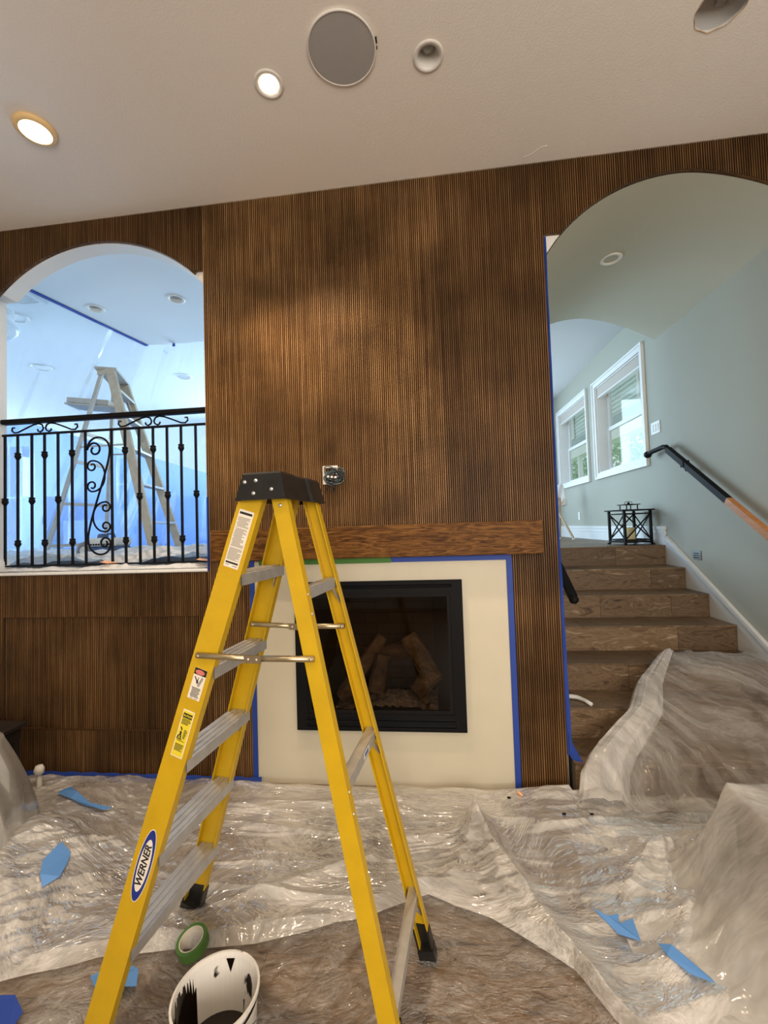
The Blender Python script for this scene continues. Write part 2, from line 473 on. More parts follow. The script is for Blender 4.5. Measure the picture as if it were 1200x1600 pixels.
MT['darkwood'] = plain('dark furniture', (.020, .016, .014), .35)
MT['brownwood'] = wood('brown furniture timber', [(.3, (.05, .028, .014)), (.7, (.12, .072, .04))], 'Y', 14, 5, rough=.5, rnd=.02)
MT['steel'] = plain('brushed steel', (.30, .33, .34), .4, metal=.6)
# films
MT['film_base'] = plastic('clear drop sheet', (.97, .95, .92), .17, rough=.13, gloss=.6, tscale=6, tvar=.16, crease=.09, cscale=16, bump=1.0, warp=.6, stretch=(.6, 1, 1))
MT['film_milk'] = plastic('milky drop sheet', (.97, .95, .92), .53, rough=.13, gloss=.40, tscale=8, tvar=.33, crease=.15, cscale=13, stretch=(.3, 1.2, 1), bump=.6, warp=.9, dist=.5)
MT['film_stair'] = plastic('stair sheet', (.97, .96, .94), .24, rough=.10, gloss=.5, tscale=6, tvar=.22, crease=.07, cscale=9, stretch=(1.2, .22, .6), bump=.7, warp=.5, rot=-.75, dist=.3)
MT['film_fold'] = plastic('bunched sheet', (.95, .95, .95), .55, rough=.14, gloss=.45, tscale=9, tvar=.28, crease=.08, cscale=10, stretch=(1.2, .2, .5), bump=.4, warp=.3, rot=-.9, dist=.3)
MT['film_cover'] = plastic('furniture cover sheet', (.96, .95, .93), .46, rough=.12, gloss=.45, tscale=6, tvar=.24, crease=.06, cscale=8, bump=.6, stretch=(.7, .9, .25), warp=.5, dist=.3)
MT['film_grey'] = plastic('grey cover sheet', (.85, .85, .84), .80, rough=.2, haze=(.62, .62, .60), gloss=.5, tscale=3, tvar=.15, crease=.03, cscale=4, bump=.15)
MT['film_hang'] = plastic('hanging sheet', (.95, .98, 1.0), .21, rough=.12, haze=(.74, .87, 1.0), gloss=.25, tscale=1.2, tvar=.05, trans=.6, crease=.01, cscale=3, stretch=(1, 1, .35), bump=.12)
MT['film_blue'] = plastic('blue masking film', (.50, .68, 1.0), .46, rough=.15, haze=(.17, .33, .90), gloss=.2, tscale=1.6, tvar=.14, trans=.6, crease=.01, cscale=3, stretch=(1, 1, .35), bump=.12)
MT['film_upper'] = plastic('crumpled upper sheet', (.9, .92, .95), .92, rough=.16, haze=(.96, .96, .96), gloss=.3, tscale=8, tvar=.2, crease=.2, cscale=12)

# ------------------------------------------------------------------ main dimensions
CEIL0, CSL = 3.593, 0.0134
def ceil_z(x): return CEIL0 + CSL * x
XL, XR = -1.3585, 0.7261         # centre panel edges
LJ0, LJ1 = -2.865, -1.352        # raised opening jambs
XW = 2.20                        # stair side wall
UF = 1.25                        # raised floor
UC = 3.59                        # raised ceiling
def arch_l(x):                   # crown of the opening over the railing
    d = x + 2.10; return 3.412 - (0.98 - math.sqrt(max(0, .98 ** 2 - d * d)))
def arch_r(x):                   # stair vault
    d = x - 1.49
    if d <= 0: return 3.462 - (0.896 - math.sqrt(max(0, .896 ** 2 - d * d)))
    return 3.462 - .117 * (d / .442) ** 1.7

# ------------------------------------------------------------------ wall with openings
wall = thing('wall_back', (0, 0, 0), 'slatted dark wood feature wall with two arched openings', 'wall', kind='structure')
RX0, RX1, RY0 = -3.3, 3.4, -5.4
outer = [(RX0, 0), (XR + .007, 0), (XR + .007, arch_r(XR + .007) + .012)]
for i in range(1, 25):
    x = XR + .007 + (XW - XR - .007) * i / 24; outer.append((x, arch_r(x) + .012))
outer += [(XW, 0), (RX1, 0), (RX1, ceil_z(RX1) + .1), (RX0, ceil_z(RX0) + .1)]
hole_l = [(LJ0, UF + .012), (LJ1, UF + .012)]
for i in range(25):
    x = -1.352 + (-2.78 + 1.352) * i / 24; hole_l.append((x, arch_l(x)))
hole_l += [(LJ0, arch_l(-2.78))]
hole_f = rect(-.745, .113, .375, 1.135)
obj('drywall_core', plate(outer, [hole_l, hole_f], .0265, .13, 'Y'), MT['drywall'], wall)

PITCH_S = 0.0121
def rib_profile(p):
    return [(0, .009), (.04 * p, .003), (.16 * p, .0006), (.44 * p, .0006), (.56 * p, .003), (.60 * p, .009), (p, .009)]
def ribs(x0, x1, spans_of, dy_of=None):
    """vertical half-round slats between x0 and x1; spans_of(x) -> [(z0,z1,dy)]"""
    V, F, I = [], [], []
    n = max(1, int(round((x1 - x0) / PITCH_S))); p = (x1 - x0) / n
    for i in range(n):
        xa = x0 + i * p; pr = rib_profile(p); jit = random.uniform(-.0006, .0006)
        for (za0, za1, zb0, zb1, dy) in spans_of(xa, xa + p):
            b = len(V)
            for k, (dx, y) in enumerate(pr):
                t = dx / p
                V.append((xa + dx, y + dy + jit * (y < .008), za0 + (za1 - za0) * t))
                V.append((xa + dx, y + dy + jit * (y < .008), zb0 + (zb1 - zb0) * t))
            for k in range(len(pr) - 1):
                F.append((b + 2 * k, b + 2 * k + 2, b + 2 * k + 3, b + 2 * k + 1)); I.append(1 if k in (0, 4, 5) else 0)
            V.append((xa, .0262, za0)); V.append((xa + p, .0262, za1)); I.append(0)      # underside
            F.append((b + 2 * len(pr), b + 2 * len(pr) + 1, *[b + 2 * k for k in range(len(pr) - 1, -1, -1)]))
    return (V, F), I
def top(x): return ceil_z(x) + .004
def sp_center(a, b):
    m = (a + b) / 2
    if -1.088 < m < .463: return [(1.31, 1.31, top(a), top(b), 0)]
    return [(0.004, 0.004, top(a), top(b), 0)]
def sp_left_up(a, b):
    def c(x): return 3.16 if x > -1.416 else (arch_l(x) + .004)
    return [(c(a), c(b), top(a), top(b), 0)]
def sp_right_up(a, b):
    def c(x): return 3.172 if x < .833 else (arch_r(x) + .004)
    return [(c(a), c(b), top(a), top(b), 0)]
def sp_left_low(a, b):
    m = (a + b) / 2
    if -2.75 < m < -1.428:
        return [(.004, .004, .292, .292, 0), (.292, .292, .993, .993, .013), (.993, .993, UF + .01, UF + .01, 0)]
    return [(.004, .004, UF + .01, UF + .01, 0)]
def full(a, b): return [(.004, .004, top(a), top(b), 0)]
PW = PITCH_S * 22
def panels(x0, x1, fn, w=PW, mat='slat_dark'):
    n = max(1, int(round((x1 - x0) / w))); c = []
    for i in range(n):
        a, b = x0 + (x1 - x0) * i / n, x0 + (x1 - x0) * (i + 1) / n
        vf, I = ribs(a + .0004, b - .0004, fn)
        c.append(obj('slat_panel', vf, MT[mat], wall, mat2=MT['groove'], idx=I))
    return c
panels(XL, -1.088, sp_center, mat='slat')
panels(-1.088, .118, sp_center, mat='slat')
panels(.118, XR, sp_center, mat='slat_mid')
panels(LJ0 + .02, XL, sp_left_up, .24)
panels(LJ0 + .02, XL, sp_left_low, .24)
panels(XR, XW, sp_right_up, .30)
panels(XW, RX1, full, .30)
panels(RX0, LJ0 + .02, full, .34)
# recess lip of the lower slatted panel
obj('panel_lip', join(box(-2.752, -1.426, .0005, .012, .990, .995), box(-2.752, -1.426, .0005, .012, .289, .294),
                      box(-1.431, -1.426, .0005, .012, .294, .990), box(-2.752, -2.747, .0005, .012, .294, .990)), MT['groove'], wall)

# fireplace surround (smooth painted panel flush behind the slats)
obj('fireplace_surround', plate(rect(-1.088, .463, .0, 1.318), [rect(-.75, .118, .37, 1.14)], .004, .0135, 'Y'), MT['surround'],
    label='smooth cream painted panel around the fireplace, edged with blue tape', cat='surround')

# floor, ceiling, other walls of the room ------------------------------------------------
floor = thing('floor', (0, 0, -.012), 'brown wood look plank tile floor', 'floor', kind='structure')
obj('floor_bed', box(RX0, RX1, RY0, .16, -.10, -.0115), MT['grout'], floor)
TL, TW = 1.18, .198
proto = {}
for r in range(14):
    y1 = .012 - r * (TW + .002)
    off = (r * .41) % (TL + .002)
    x = RX0 - off
    while x < 2.6:
        xa, xb = max(x, RX0), min(x + TL, RX1)
        if xb - xa > .03:
            key = round(xb - xa, 4)
            if key not in proto:
                proto[key] = obj('floor_plank', bbox(xa, xb, y1 - TW, y1, -.0118, -.001, .0012), MT['tile'], floor)
                proto[(key, 'o')] = (xa, y1)
            else:
                ox, oy = proto[(key, 'o')]
                inst(proto[key], (xa - ox, y1 - oy, 0), floor)
        x += TL + .002
obj('floor_field', box(RX0, RX1, RY0, .012 - 14 * (TW + .002), -.0118, -.001), MT['tile'], floor)

# recessed fixtures of the main ceiling: (x, y, hole radius)
FIX = {'flush': (-1.903, -.606, .070), 'lit': (-.668, -.645, .052), 'off': (.073, -.657, .052), 'cut': (1.285, -.675, .098)}
BACK = [(-1.9, -2.5), (-.66, -2.6), (.55, -2.6), (1.8, -2.6), (-1.9, -4.3), (-.1, -4.4), (1.8, -4.4)]
holes = [circ(x, y, r, 40) for x, y, r in FIX.values()] + [circ(x, y, .052, 24) for x, y in BACK]
v, f = plate(rect(RX0, RX1, RY0, .013), holes, 0, .016, 'Z')
v = [(p[0], p[1], p[2] + ceil_z(p[0])) for p in v]
ceiling = obj('ceiling', (v, f), MT['ceil'], kind='structure', label='warm white textured ceiling over the lower room', cat='ceiling')
obj('attic_deck', box(RX0, RX1, RY0, .10, 3.78, 3.80), MT['blackmat'], ceiling)
obj('drywall_crack', tube([(.622, -.015, ceil_z(.62) - .0005), (.619, -.045, ceil_z(.62) - .0005), (.66, -.062, ceil_z(.66) - .0005), (.70, -.098, ceil_z(.7) - .0005), (.735, -.105, ceil_z(.73) - .0005)], .0013, 5), MT['trim'], ceiling)
obj('wall_left', box(RX0 - .1, RX0, RY0, .13, 0, 3.9), MT['drywall'], kind='structure', label='plain white wall beside the covered furniture', cat='wall')
obj('wall_right', box(RX1, RX1 + .1, RY0, .13, 0, 3.9), MT['drywall'], kind='structure', label='plain white wall beyond the covered table', cat='wall')
obj('wall_front', plate(rect(RX0, RX1, 0, 3.9), [rect(-.2, 2.6, .9, 2.9)], RY0 - .1, RY0, 'Y'), MT['drywall'], kind='structure',
    label='plain white wall with a wide window behind the photographer', cat='wall')

# ------------------------------------------------------------------ raised floor behind
obj('floor_upper', box(-9.6, .62, .13, 5.2, UF - .12, UF), MT['grout'], kind='structure', label='raised floor behind the iron railing', cat='floor')
hall = thing('floor_hall', (1.46, 1.72, UF), 'brown plank tile landing at the top of the stairs', 'floor', kind='structure')
obj('landing_slab', box(.62, XW, 1.735, 5.2, UF - .12, UF - .012), MT['grout'], hall)
for r in range(17):
    y0 = 1.735 + r * .2
    cut = [.70, .70 + .5 + (r % 3) * .33, 2.198]
    for a, b in zip(cut[:-1], cut[1:]):
        obj('floor_plank', box(a, b - .002, y0, y0 + .198, UF - .0118, UF - .001), MT['tile'], hall)
obj('ceiling_upper', plate(rect(-9.6, XW, .13, 5.2), [circ(-2.969, 1.054, .062, 24), circ(-2.164, 1.02, .062, 24)], UC, UC + .02, 'Z'), MT['ceilup'], kind='structure',
    label='pale ceiling of the raised rooms', cat='ceiling')
obj('roof_deck', box(-9.8, 2.5, .13, 5.4, UC + .15, UC + .2), MT['drywall'], kind='structure', label='deck above the raised ceiling', cat='ceiling')
WA = rect(-9.2, -7.85, UF, 3.40); WB = rect(-6.05, -5.72, 1.95, 3.05)
obj('wall_far', plate(rect(-9.6, XW, UF - .1, UC + .05), [WA, WB], 5.2, 5.35, 'Y'), MT['ceilup'], kind='structure',
    label='pale far wall with a tall glazed door and a narrow window', cat='wall')
obj('wall_side_upper', box(-9.75, -9.6, .0, 5.35, UF - .1, UC + .05), MT['ceilup'], kind='structure', label='pale side wall of the raised room', cat='wall')
obj('wall_near_upper', box(-9.6, RX0 - .0, .02, .13, UF - .1, UC + .05), MT['ceilup'], kind='structure', label='pale wall beside the railing opening, facing the raised room', cat='wall')
for i, (wr, nm) in enumerate(((WA, 'tall glazed door glowing behind the hanging plastic'), (WB, 'narrow bright window behind the step ladder'))):
    (a0, b0), (a1, _), (_, b1), _ = wr
    w = thing('window_%d' % (3 + i), ((a0 + a1) / 2, 5.25, b0), nm, 'window', kind='structure')
    t = .045
    obj('window_frame', plate(rect(a0, a1, b0, b1), [rect(a0 + t, a1 - t, b0 + t, (b0 + b1) / 2 - .02), rect(a0 + t, a1 - t, (b0 + b1) / 2 + .02, b1 - t)], 5.22, 5.30, 'Y'), MT['trim'], w)
    obj('pane', box(a0 + t, a1 - t, 5.255, 5.26, b0 + t, (b0 + b1) / 2 - .02), MT['glass'], w)
    obj('pane', box(a0 + t, a1 - t, 5.255, 5.26, (b0 + b1) / 2 + .02, b1 - t), MT['glass'], w)
# wall between raised room and stairs
obj('wall_stair_side', box(.62, .745, .13, 1.75, 0, UC), MT['vault'], kind='structure', label='stair wall behind the slatted pier', cat='wall')
obj('wall_under_floor', box(RX0, .62, 1.2, 1.3, 0, UF - .12), MT['drywall'], kind='structure', label='wall below the raised floor', cat='wall')

# ------------------------------------------------------------------ vault over the stairs
V, F = [], []
NV = 36
for j, y in enumerate((.025, .6, 1.2, 1.75)):
    for i in range(NV + 1):
        x = .733 + (XW - .733) * i / NV; V.append((x, y, arch_r(x)))
for j in range(3):
    for i in range(NV):
        a = j * (NV + 1) + i; F.append((a, a + NV + 1, a + NV + 2, a + 1))
n0 = len(V)
for i in range(NV + 1):                                  # end face of the vault
    x = .733 + (XW - .733) * i / NV; V.append((x, 1.75, UC + .01))
for i in range(NV):
    a = 3 * (NV + 1) + i; F.append((a, n0 + i, n0 + i + 1, a + 1))
vault = obj('ceiling_vault', (V, F), MT['vault'], smooth=False, kind='structure', label='grey barrel vault ceiling over the stairs', cat='ceiling')

# stair side wall with two windows -------------------------------------------------------
W1 = (2.03, 3.20, 2.10, 3.20); W2 = (3.56, 4.74, 2.10, 3.22)
wr = thing('wall_stair', (XW, 2, 0), 'grey green painted wall beside the stairs with two windows', 'wall', kind='structure')
obj('wall_face', plate(rect(.1301, 5.2, 0, UC + .05), [rect(*W1), rect(*W2)], XW, XW + .16, 'X'), MT['greywall'], wr)
def casing(W, n, lab):
    y0, y1, z0, z1 = W
    w = thing('window_%d' % n, (XW, (y0 + y1) / 2, z0), lab, 'window', kind='structure')
    c = .075
    obj('casing', join(plate(rect(y0 - c, y1 + c, z0 - c, z1 + c), [rect(y0 - .004, y1 + .004, z0 - .004, z1 + .004)], XW - .016, XW, 'X'),
                       plate(rect(y0 - c, y1 + c, z0 - c, z1 + c), [rect(y0 - c + .022, y1 + c - .022, z0 - c + .022, z1 + c - .022)], XW - .030, XW - .016, 'X')), MT['trim'], w)
    obj('jamb_lining', plate(rect(y0 - .003, y1 + .003, z0 - .003, z1 + .003), [rect(y0 + .012, y1 - .012, z0 + .012, z1 - .012)], XW, XW + .16, 'X'), MT['trim'], w)
    X0 = XW + .115; zm = z0 + (z1 - z0) * .50
    for nm, za, zb, xo in (('upper_sash', zm - .02, z1 - .012, .018), ('lower_sash', z0 + .012, zm + .02, 0)):
        s = obj(nm, plate(rect(y0 + .012, y1 - .012, za, zb), [rect(y0 + .062, y1 - .062, za + .045, zb - .045)], X0 + xo, X0 + xo + .03, 'X'), MT['trim'], w)
        obj('pane', box(X0 + xo + .012, X0 + xo + .016, y0 + .062, y1 - .062, za + .045, zb - .045), MT['glass'], s)
    b = obj('roller_blind', box(XW + .012, XW + .05, y0 + .02, y1 - .02, z1 - .125, z1 - .014), MT['blind'], w)
    obj('blind_rail', box(XW + .008, XW + .054, y0 + .02, y1 - .02, z1 - .140, z1 - .125), MT['trim'], b)
    return w
casing(W1, 1, 'white sash window nearest the handrail, green leaves outside')
casing(W2, 2, 'white sash window farther along the hall, partly behind the slatted pier')

# exterior --------------------------------------------------------------------------------
hs = thing('neighbour_house', (6.4, 10, -2), 'pale clapboard house seen through the hall windows', 'house')
V, F = [], []
for k in range(30):
    z = 4.95 + k * .15
    b = len(V)
    V += [(6.36, 3, z), (6.36, 24, z), (6.40, 24, z + .15), (6.40, 3, z + .15), (6.40, 3, z), (6.40, 24, z)]
    F += [(b, b + 1, b + 2, b + 3), (b, b + 4, b + 5, b + 1)]
obj('siding', (V, F), MT['siding'], hs)
obj('house_core', box(6.42, 7.05, 3, 24, 4.45, 10), MT['siding'], hs)
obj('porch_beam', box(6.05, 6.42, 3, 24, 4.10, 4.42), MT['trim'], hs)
obj('porch_soffit', box(6.25, 6.42, 3, 24, 4.42, 4.95), MT['sidingshade'], hs)
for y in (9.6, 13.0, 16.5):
    o_ = obj('house_window', box(6.33, 6.44, y, y + 1.0, 5.1, 6.6), MT['sidingshade'], hs)
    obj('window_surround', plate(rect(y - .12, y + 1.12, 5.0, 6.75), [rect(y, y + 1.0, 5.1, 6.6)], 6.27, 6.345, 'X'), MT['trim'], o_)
for y in (7.4, 11.3, 15.3, 19): obj('porch_post', box(6.1, 6.25, y, y + .16, -2, 4.10), MT['trim'], hs)
def tree(loc, R, h, lab):
    t = thing('tree', loc, lab, 'tree', 'trees outside the windows')
    n = 2600; rg = np.random.RandomState(int(abs(loc[1]) * 10))
    d = rg.normal(size=(n, 3)); d /= np.linalg.norm(d, axis=1)[:, None]
    p = d * (R * rg.rand(n, 1) ** .4) * (1 + .25 * np.sin(d[:, :1] * 5 + d[:, 2:] * 4)) + np.array(loc) + [0, 0, h]
    a = rg.normal(size=(n, 3)); a /= np.linalg.norm(a, axis=1)[:, None]
    b = np.cross(a, rg.normal(size=(n, 3))); b /= np.linalg.norm(b, axis=1)[:, None]
    s = .09
    V = np.stack([p - a * s, p + b * s * .5, p + a * s, p - b * s * .5], 1).reshape(-1, 3)
    obj('crown', (V, np.arange(4 * n).reshape(-1, 4)), MT['leaf'], t, kind='stuff')
    obj('trunk', tube([Vector(loc), Vector(loc) + Vector((.05, 0, h * .6)), Vector(loc) + Vector((0, .1, h))], [.12, .09, .05], 8), MT['bark'], t)
tree((9.0, 16.6, -2), 1.7, 6.2, 'leafy green tree outside the window nearest the handrail')
tree((8.8, 23.5, -2), 1.5, 6.4, 'leafy green tree outside the farther hall window')
tree((-9.0, 9.0, -2), 1.6, 4.6, 'leafy green tree outside the tall glazed door')
obj('ground', box(-30, 30, 5.6, 40, -2.1, -2.0), MT['leaf'], kind='structure', label='lawn outside the house', cat='ground')

# ------------------------------------------------------------------ stairs
RS, TR, Y1 = .17857, .2951, -.048
st = thing('staircase', (1.46, 0, 0), 'tiled staircase of seven wood look steps rising to the landing', 'stairs')
SX0, SX1 = .748, 2.183
cuts = {1: (1.02, 1.86), 2: (1.32, 1.9), 3: (1.30, 2.0), 4: (.86, 1.78), 5: (1.36, 1.9), 6: (1.12, 1.9), 7: (1.24, 1.74)}
for i in range(1, 8):
    y = Y1 + (i - 1) * TR; z = i * RS
    xs = [SX0, *cuts[i], SX1]
    for a, b in zip(xs[:-1], xs[1:]):
        obj('riser_tile', bbox(a + .0008, b - .0008, y + .0035, y + .016, z - RS - .006, z - .0122, .0008), MT['tile'], st)
    if i < 7:
        xs = [SX0, *[min(c + .25, 2.1) for c in cuts[i]], SX1]
        for a, b in zip(xs[:-1], xs[1:]):
            obj('tread_tile', bbox(a + .0008, b - .0008, y, y + TR + .0033, z - .012, z, .0012), MT['tile'], st)
    else:
        obj('nosing', bbox(SX0, SX1, y, y + .014, z - .012, z, .0015), MT['tile'], st)
    obj('step_core', box(SX0, SX1, y + .016, y + TR + .016 if i < 7 else y + .03, z - RS, z - .012), MT['grout'], st)
# skirting board along the stairs
def nose(y): return RS * (1 + (y - Y1) / TR)
off = .085
pts_lo = [(-.048, 0), (1.72, UF), (1.72, UF)]
up = [(1.70, nose(1.70) + off), (-.08, nose(-.08) + off), (-.08, 0)]
poly = [(-.048, .0), (1.735, nose(1.735) - .18), (1.735, nose(1.70) + off), (-.14, nose(-.14) + off), (-.14, 0)]
sk = obj('baseboard_stair', plate(poly, [], XW - .015, XW - .0005, 'X'), MT['trim'], kind='structure', label='white sloping skirting board beside the stairs', cat='skirting')
obj('skirting_cap', join(bar((XW - .016, -.14, nose(-.14) + off), (XW - .016, 1.70, nose(1.70) + off), .028, .026, (0, 0, 1)),
                         bar((XW - .011, -.14, nose(-.14) + off - .035), (XW - .011, 1.70, nose(1.70) + off - .035), .018, .014, (0, 0, 1))), MT['trim'], sk)
bh = obj('baseboard_hall', box(XW - .016, XW - .0005, 1.735, 5.2, UF, UF + .145), MT['trim'], kind='structure', label='tall white baseboard behind the lantern', cat='baseboard')
obj('baseboard_cap', join(box(XW - .026, XW - .0005, 1.72, 5.2, UF + .145, UF + .176), box(XW - .021, XW - .0005, 1.72, 5.2, UF + .105, UF + .12)), MT['trim'], bh)

# ------------------------------------------------------------------ mantel and fireplace
MZ0, MZ1 = 1.326, 1.512
mantel = obj('mantel_beam', bbox(-1.305, .630, -.062, -.001, MZ0, MZ1, .004), MT['mantel'], label='thick stained oak mantel beam above the fireplace', cat='mantel')

fp = thing('gas_fireplace', (-.316, .0, .3236), 'black framed gas fireplace with ceramic logs behind glass', 'fireplace')
FX0, FX1, FZ0, FZ1 = -.81, .178, .3236, 1.186
gx0, gx1, gz0, gz1 = -.735, .103, .425, 1.105
obj('frame', plate(rect(FX0, FX1, FZ0, FZ1), [rect(gx0 - .006, gx1 + .006, gz0 - .006, gz1 + .006), rect(FX0 + .06, FX1 - .06, FZ0 + .022, FZ0 + .042), rect(FX0 + .06, FX1 - .06, FZ0 + .058, FZ0 + .078),
        rect(FX0 + .06, FX1 - .06, FZ1 - .042, FZ1 - .022)], -.020, .0035, 'Y'), MT['black'], fp)
for z in (FZ0 + .032, FZ0 + .068, FZ1 - .032):
    obj('louver', bar((FX0 + .058, -.004, z), (FX1 - .058, -.004, z), .004, .02, (0, .5, 1)), MT['black'], fp)
obj('glass_bezel', plate(rect(gx0 - .006, gx1 + .006, gz0 - .006, gz1 + .006), [rect(gx0 + .014, gx1 - .014, gz0 + .014, gz1 - .014)], -.012, .004, 'Y'), MT['blackmat'], fp)
obj('glass', box(gx0 + .012, gx1 - .012, -.004, -.001, gz0 + .012, gz1 - .012), MT['fireglass'], fp)
bx0, bx1, bz0, bz1, by = -.742, .110, .378, 1.13, .50
obj('firebox', ([(bx0, .004, bz0), (bx1, .004, bz0), (bx1, .004, bz1), (bx0, .004, bz1), (bx0 + .1, by, bz0), (bx1 - .1, by, bz0), (bx1 - .1, by, bz1), (bx0 + .1, by, bz1)],
                [(4, 5, 6, 7), (0, 4, 7, 3), (1, 2, 6, 5), (0, 1, 5, 4), (3, 7, 6, 2)]), MT['firebox'], fp)
bk = None
for r in range(10):
    z = bz0 + .004 + r * .075
    for k in range(-1, 5):
        x = bx0 + .104 + k * .17 + (r % 2) * .085
        a, b = max(x, bx0 + .102), min(x + .164, bx1 - .102)
        if b - a > .03:
            obj('fire_brick', box(a, b, by - .012, by - .001, z, min(z + .069, bz1 - .002)), MT['brick'], fp)
def log(p, q, r0, r1, seed):
    p, q = Vector(p), Vector(q); n = 12; m = 9
    rg = random.Random(seed); d, e, g = frame_of(q - p); V = []
    for i in range(m):
        t = i / (m - 1)
        for k in range(n):
            a = 2 * PI * k / n
            rr = (r0 + (r1 - r0) * t) * (1 + .16 * math.sin(3 * a + seed) * math.cos(5 * t) + rg.uniform(-.09, .09))
            V.append(tuple(p + (q - p) * t + (e * math.cos(a) + g * math.sin(a)) * rr))
    F = [(i * n + k, i * n + (k + 1) % n, (i + 1) * n + (k + 1) % n, (i + 1) * n + k) for i in range(m - 1) for k in range(n)]
    F += [tuple(range(n - 1, -1, -1)), tuple(range((m - 1) * n, m * n))]
    return V, F
for s, a in enumerate([((-.56, .15, .47), (-.32, .25, .80), .045, .036), ((-.36, .11, .50), (-.31, .16, .71), .05, .045), ((-.15, .24, .80), (.00, .13, .56), .05, .062),
                       ((-.45, .33, .66), (-.08, .33, .70), .045, .05), ((-.12, .10, .50), (.02, .16, .60), .055, .05), ((-.58, .10, .47), (-.44, .15, .56), .04, .045)]):
    obj('ceramic_log', log(*a, s + 1), MT['log'], fp)
gx, gy = np.meshgrid(np.linspace(-.60, .02, 60), np.linspace(.06, .40, 36), indexing='ij')
gz = .395 + .07 * np.exp(-((gx + .26) / .22) ** 2 - ((gy - .18) / .12) ** 2) + .028 * vn(gx * 45, gy * 45)
obj('ember_bed', (np.stack([gx, gy, gz], -1).reshape(-1, 3), grid_faces(60, 36)), MT['ember'], fp)

# masking tapes --------------------------------------------------------------------------
def strip(vf, mat, label, group=None, name='tape_strip'):
    return obj(name, vf, mat, label=label, cat='tape', group=group)
def tape(x0, x1, y0, y1, z0, z1, mat, label):
    return strip(box(x0, x1, y0, y1, z0, z1), MT[mat], label)
tape(-1.091, -1.062, -.003, .0032, .012, 1.325, 'blue', 'upright blue tape strip on the fireplace panel edge, behind the yellow ladder')
tape(.434, .466, -.003, .0032, .006, 1.30, 'blue', 'upright blue tape strip between cream fireplace panel and slatted pier')
tape(-.225, .462, -.004, .0032, 1.293, 1.3245, 'blue', 'long blue tape strip under the mantel beam')
tape(-.72, -.228, -.004, .0032, 1.291, 1.3245, 'green', 'green tape strip under the mantel beam')
tape(-1.03, -.722, -.004, .0032, 1.291, 1.3245, 'green', 'shorter green tape strip under the mantel, behind the ladder rails')
V, F = [], []
for i in range(31):                                       # loose tape edge on the pier, toward stairs
    z = .20 + (3.16 - .20) * i / 30
    w = .004 + .002 * math.sin(i * .9) + .034 * max(0, 1 - z / 1.5)
    V += [(XR + .0004, .012, z), (XR + .0075 + w * .5, .004 + .002 * math.sin(i * 1.7), z), (XR + .0014, .014, z), (XR + .0085 + w * .5, .006 + .002 * math.sin(i * 1.7), z)]
for i in range(30):
    b = 4 * i; F += [(b, b + 1, b + 5, b + 4), (b + 2, b + 6, b + 7, b + 3), (b + 1, b + 3, b + 7, b + 5)]
strip((V, F), MT['blue'], 'tall blue tape strip running down the slatted pier beside the stairs')
strip(join(([(XR + .008, .0, .20), (XR + .03, -.008, .17), (XR + .075, -.03, .165), (XR + .03, -.006, .26), (XR + .008, .004, .33), (XR + .01, .004, .20)], [(0, 1, 2, 3, 4, 5)]),), MT['blue'], 'loose blue tape tail curling at the foot of the slatted pier')
V, F = [], []
for i in range(41):
    x = -2.84 + (1.80) * i / 40
    V += [(x, -.002, .034 + .004 * math.sin(i * 2.1)), (x, -.012, .010), (x, -.045 - .012 * math.sin(i * 1.3), .006)]
for i in range(40):
    b = 3 * i; F += [(b, b + 3, b + 4, b + 1), (b + 1, b + 4, b + 5, b + 2)]
strip((V, F), MT['blue'], 'blue tape strip along the foot of the slatted wall below the railing')
tape(-1.3565, -1.349, -.006, .128, UF + .016, 1.72, 'blue', 'blue tape lining the lower jamb of the railing opening')
strip(bar((-3.30, .5, UC - .006), (-3.02, 1.848, UC - .006), .045, .004, (0, 0, 1)), MT['blue'], 'long blue tape line holding the plastic on the raised ceiling')
strip(bar((-2.72, 1.846, UC - .02), (-2.69, 1.846, UC - .02), .004, .035, (0, 0, 1)), MT['blue'], 'tiny blue tape tab at the top of the hanging plastic')

# junction box with cables ---------------------------------------------------------------
jb = thing('cable_outlet', (-.565, 0, 1.75), 'white wall box with a tangle of black cables above the mantel', 'outlet')
obj('box_plate', plate(rect(-.620, -.528, 1.768, 1.878), [rect(-.606, -.540, 1.782, 1.866)], -.004, .012, 'Y'), MT['whiteplastic'], jb)
obj('box_back', box(-.604, -.542, .0095, .011, 1.775, 1.86), MT['blackmat'], jb)
rg = random.Random(5)
for k in range(15):
    c = Vector((-.545 + rg.uniform(-.012, .012), -.028, 1.808 + rg.uniform(-.02, .018)))
    a0 = rg.uniform(0, 6); rx, rz = rg.uniform(.032, .058), rg.uniform(.016, .044); tl = rg.uniform(-.5, .5)
    pts = [c + Vector((rx * math.cos(a0 + t * .5), rg.uniform(-.012, .012), rz * math.sin(a0 + t * .5) + tl * rx * math.cos(a0 + t * .5))) for t in range(13)]
    obj('cable_loop', tube(pts, .0035, 6), MT['wire' if k % 3 else 'wiregrey'], jb, smooth=True)
for k, (dx, dz) in enumerate(((-.05, -.07), (-.012, -.075), (.012, -.068))):
    obj('cable_tail', tube([(-.556, -.03, 1.79), (-.556 + dx * .5, -.035, 1.79 + dz * .5), (-.556 + dx, -.025, 1.79 + dz)], .004, 6), MT['wire'], jb)
for k in range(3):
    obj('cable_tag', box(-.585 + k * .022, -.572 + k * .022, -.047, -.043, 1.803 - k * .003, 1.815 - k * .003), MT['whiteplastic'], jb)

